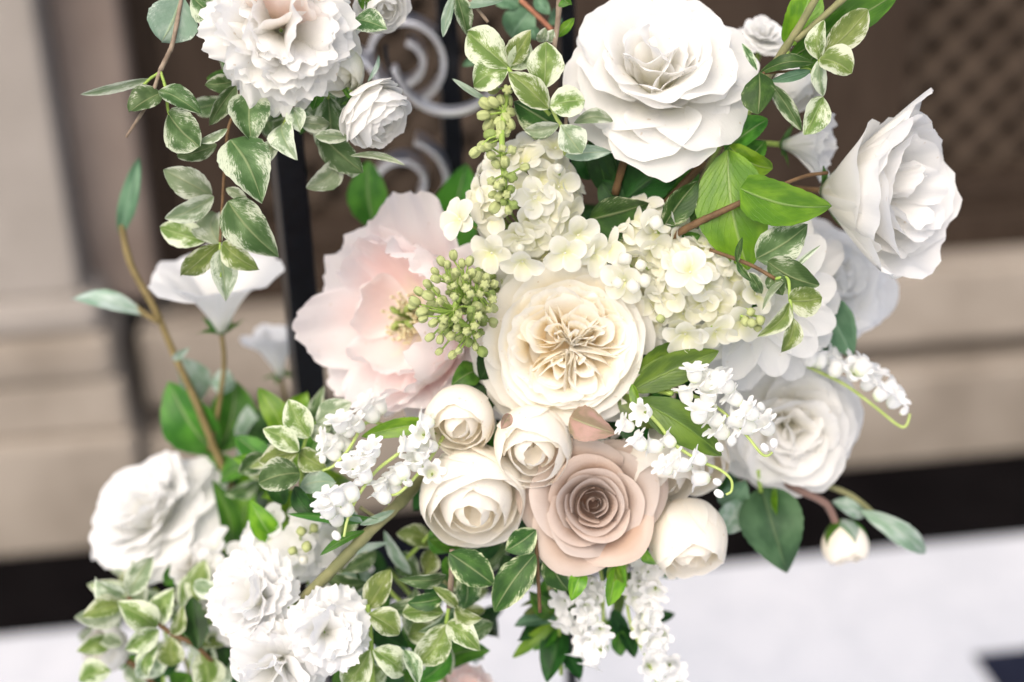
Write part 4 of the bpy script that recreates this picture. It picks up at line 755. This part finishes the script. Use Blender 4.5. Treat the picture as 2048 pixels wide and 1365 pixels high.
SB = [(1000, 330), (928, 365), (965, 385), (1050, 378), (1095, 365), (890, 425), (895, 470), (1015, 432), (1110, 435), (965, 475), (845, 498), (1075, 460), (1195, 460), (1005, 510), (1075, 525), (1185, 505), (795, 545), (850, 570), (1005, 578), (1100, 560), (1155, 560), (770, 602), (755, 632), (920, 605),
      (815, 665), (820, 705), (880, 730), (945, 710), (940, 745), (1030, 680), (1020, 760), (1105, 650), (1137, 632), (1150, 690), (1010, 710), (1125, 750), (860, 815), (920, 828), (985, 808), (1090, 845), (1080, 780), (1140, 805), (915, 900), (995, 920), (1030, 895), (1170, 900), (1130, 870), (1230, 590), (1240, 500), (1210, 650)]
rgb = random.Random(77); bl = []
for (cx, cy) in SB:
    x, y = sx(cx, cy); rr = math.hypot(x-925, y-602)/90
    bl.append((x, y, -8+10*rr*rr-10*max(0, 1-rr)+rgb.uniform(-5, 3), rgb.uniform(17, 21), 2 if (x > 935 and y > 600 and rgb.random() < .45) else 0))
for i in range(60): bl.append((lambda a, r: (925+r*math.cos(a), 605+r*.9*math.sin(a), 8+r*.06+rgb.uniform(-4, 6), rgb.uniform(15, 20), rgb.choice((0, 0, 2))))(rgb.uniform(0, 6.28), rgb.uniform(5, 78)))
for i in range(22): bl.append((rgb.uniform(960, 1025), rgb.uniform(535, 580), 40+rgb.uniform(-6, 10), rgb.uniform(17, 22), rgb.choice((0, 2, 2))))
for i in range(16): bl.append((rgb.uniform(895, 970), rgb.uniform(560, 680), 16+rgb.uniform(-4, 8), rgb.uniform(17, 22), 2))
bud_sprig('round cluster of green buds between the pink peony and the cream rose', bl, [(948, 622, 14), (928, 592, 8), (908, 622, 6), (942, 655, 8), (955, 588, 10), (1000, 580, 46)], 78, 'mid')
cx_ = lambda cx, cy: (880+cx/4.266, cy/4.266)
TB = [(455, 770, 0), (575, 768, 0), (390, 885, 0), (455, 875, 0), (515, 855, 0), (580, 862, 0), (370, 985, 0), (440, 975, 0), (595, 962, 0), (420, 1070, 0), (500, 1040, 0), (520, 1085, 0), (430, 1150, 2), (510, 1150, 0), (365, 1240, 0), (440, 1225, 0), (300, 1300, 0), (560, 1130, 0), (480, 930, 0), (545, 930, 0), (600, 1060, 0), (560, 1010, 0)]
bl = [(*cx_(a, b), 2+rgb.uniform(-6, 8), rgb.uniform(20, 25), g) for a, b, g in TB]
FB = [(1185, 870), (1240, 880), (1120, 910), (1205, 1025), (1315, 980), (1160, 1090), (1230, 1110), (1130, 1140), (1195, 1180), (1140, 1215), (1180, 1070), (1250, 1200), (1120, 1060), (1240, 1040), (1210, 1140), (1170, 1150), (1150, 960), (1200, 950), (1100, 860), (1060, 870), (1220, 1230)]
bl += [(600+a/2.926, b/2.926, -22+rgb.uniform(-6, 4), rgb.uniform(19, 24), rgb.choice((0, 0, 0, 2))) for a, b in FB]
bud_sprig('long sprig of green buds hanging over the front of the creamy hydrangea', bl, [(1015, 180, 8), (1008, 225, 4), (1004, 270, -4), (1005, 310, -14), (1008, 350, -16), (1010, 385, -16)], 79, None)

# ------------------------------------------------------------------ lily of the valley
def bell_proto():
    n, V, F = 24, [], []; prof = [(0.0, 0.), (.12, .015), (.25, .08), (.34, .22), (.39, .42), (.39, .62), (.43, .77), (.58, .89), (.80, .95)]
    for k, (r, z) in enumerate(prof):
        for j in range(n):
            th = tp(j/n); lob = abs(math.cos(3*th)); q = max(0, k-5)/3
            rr = r*(1 - .40*q*(1-lob**.6)); zz = z + .16*q*(lob**.7-.6) - .10*(q > .9)*lob
            V.append((rr*math.cos(th), rr*math.sin(th), zz))
    for i in range(len(prof)-1):
        for j in range(n): F.append((i*n+j, i*n+(j+1) % n, (i+1)*n+(j+1) % n, (i+1)*n+j))
    uv = [(prof[i//n][1], (i % n)/n) for i in range(len(V))]
    return mesh('bell', V, F, uv, MT['bell'])
BELL = bell_proto(); LB = egg(8, 6, .1, 2.5, 'bell', 'bud'); PIP = egg(6, 4, 0, 2, 'pis', 'pistil')
def lily(label, stem, bells, buds, seed, d, size=21, aim=None, mat='lstem', core=None):
    rng = random.Random(seed); sp = smooth_path([P(*(q if len(q) > 2 else (*q, d))) for q in stem], 8); org = sp[0]
    root = thing('lily_of_the_valley', label, 'flower', tuple(org), 'lily of the valley sprays')
    V, F = tube([q-org for q in sp], 4.*K(d), 8, 2.6*K(d)); put('stem', mesh('stem', V, F, None, MT[mat]), root)
    for kind, lst in (('bell', bells), ('bud', buds)):
        for b in lst:
            x, y = b[:2]; dd = d+rng.uniform(-8, 4); p = P(x, y, dd); nd = min(sp, key=lambda q: np.linalg.norm(q-p)); sz = (size if kind == 'bell' else size*.78)*K(dd)*rng.uniform(.92, 1.12)
            if kind == 'bell': sz *= 1.7
            if aim is not None: ax = dirv(aim[0]+rng.uniform(-.6, .6), aim[1]+rng.uniform(-.5, .5), aim[2]+rng.uniform(-.4, .5))
            else: ax = (p-nd)/np.linalg.norm(p-nd)*.6 + dirv(rng.uniform(-.3, .3), rng.uniform(-.6, .1), .5)
            ax = ax/np.linalg.norm(ax); top = p-ax*sz*.5
            ob = put(kind, BELL if kind == 'bell' else LB, root, lookm(top-org, ax, sz, rng))
            Mi = ob.matrix_local.inverted(); e = nd-org; tt = top-org
            pts = smooth_path([e, (e+tt)/2+np.array(UP)*sz*.25-ax*sz*.55, tt-ax*sz*.2, tt+ax*sz*.03], 4)
            V, F = tube([np.array(Mi @ Vector(q)) for q in pts], 1.7*K(dd)/sz, 5, 1.9*K(dd)/sz); put('pedicel', mesh('pedicel', V, F, None, MT[mat]), ob)
            if kind == 'bell': put('pistil', PIP, ob, Matrix.Translation((0, 0, .15)) @ Matrix.Diagonal((.16, .16, .3, 1)))
lily('dense lily of the valley spray over dark leaves right of the cream rose', [(1290, 770, 20), (1380, 790, 14), (1440, 820, 8), (1490, 868, 2), (1520, 905, 2), (1534, 912, 2), (1545, 905, 2)],
     [(1389, 748), (1431, 755), (1372, 790), (1417, 793), (1469, 797), (1398, 828), (1431, 840), (1440, 862), (1501, 825), (1492, 853), (1532, 853), (1452, 770), (1475, 840), (1410, 768)], [(1440, 896), (1463, 884), (1531, 897), (1548, 888), (1523, 815)], 401, 0, 23, (-.5, .7, .05))
lily('lily of the valley spray arching over the ivory rosebuds beside the dusky rose', [(1290, 820, 14), (1318, 850, 6), (1350, 890, 2), (1400, 922, 0), (1440, 940, -2), (1462, 960, -2), (1463, 982, -2), (1452, 990, -2)],
     [(1253, 852), (1288, 825), (1279, 886), (1309, 893), (1337, 882), (1330, 936), (1365, 930), (1398, 918), (1401, 957), (1352, 925)], [(1436, 965), (1439, 989)], 402, -4, 21, (-.8, .35, .1))
lily('lily of the valley spray with curled tip drooping below the pink peony', [(840, 870, 26), (800, 905, 14), (750, 945, 10), (712, 1000, 8), (695, 1040, 8), (688, 1074, 8)],
     [(745, 900), (735, 915), (705, 938), (730, 950), (658, 1001), (674, 994), (702, 985), (672, 1036), (690, 1015), (655, 1020)], [(674, 1073), (720, 965)], 403, 10, 23, (-.7, .5, .15))
lily('lily of the valley spray squeezed against the left rosebuds', [(900, 850, 34), (865, 910, 22), (830, 955, 16), (800, 985, 14), (780, 992, 14)],
     [(817, 891), (841, 910), (806, 943), (852, 844), (860, 893), (864, 947), (766, 992), (787, 978), (845, 870), (830, 925), (790, 955), (760, 975)], [(817, 966), (768, 970), (800, 960)], 404, 16, 21, (-.4, .6, .2))
lily('small lily of the valley spray between the variegated leaves and the peony', [(790, 860, 40), (735, 845, 30), (700, 895, 26), (670, 930, 26), (645, 942, 26)],
     [(681, 849), (674, 887), (695, 860), (742, 830), (759, 812), (665, 905), (690, 890), (735, 812), (655, 880), (715, 850)], [(645, 920)], 405, 28, 22, (-.5, .6, .15))
lily('blurred lily of the valley spray reaching out over the steps at the right', [(1585, 720, 60), (1640, 745, 58), (1693, 772, 56), (1751, 815, 54), (1795, 850, 54), (1812, 852, 54), (1820, 828, 54)],
     [(1672, 738), (1710, 746), (1737, 767), (1749, 752), (1763, 787), (1790, 802), (1780, 778), (1640, 720), (1660, 715), (1725, 735), (1700, 730), (1620, 715)], [(1807, 824)], 406, 54, 22, (.4, .8, .2))
lily('blurred lily of the valley spray hanging straight below the dusky rose', [(1195, 1110, 56), (1205, 1170, 54), (1206, 1230, 52), (1197, 1300, 52)],
     [(1184, 1169), (1129, 1202), (1131, 1242), (1170, 1216), (1179, 1238), (1162, 1250), (1170, 1269), (1198, 1300), (1181, 1283), (1150, 1180), (1190, 1195), (1200, 1260), (1160, 1300), (1185, 1320)], [], 407, 50, 23, (-.3, -.3, .5))
lily('blurred lily of the valley spray hanging down to the bottom edge', [(1250, 1100, 60), (1252, 1180, 58), (1262, 1250, 56), (1290, 1310, 54), (1318, 1375, 54)],
     [(1272, 1119), (1298, 1145), (1281, 1164), (1303, 1202), (1279, 1211), (1300, 1238), (1286, 1228), (1289, 1261), (1312, 1296), (1298, 1280), (1316, 1316), (1331, 1354), (1341, 1333), (1275, 1180), (1310, 1180), (1322, 1270), (1300, 1335), (1350, 1365)], [], 408, 52, 23, (.2, -.2, .7))
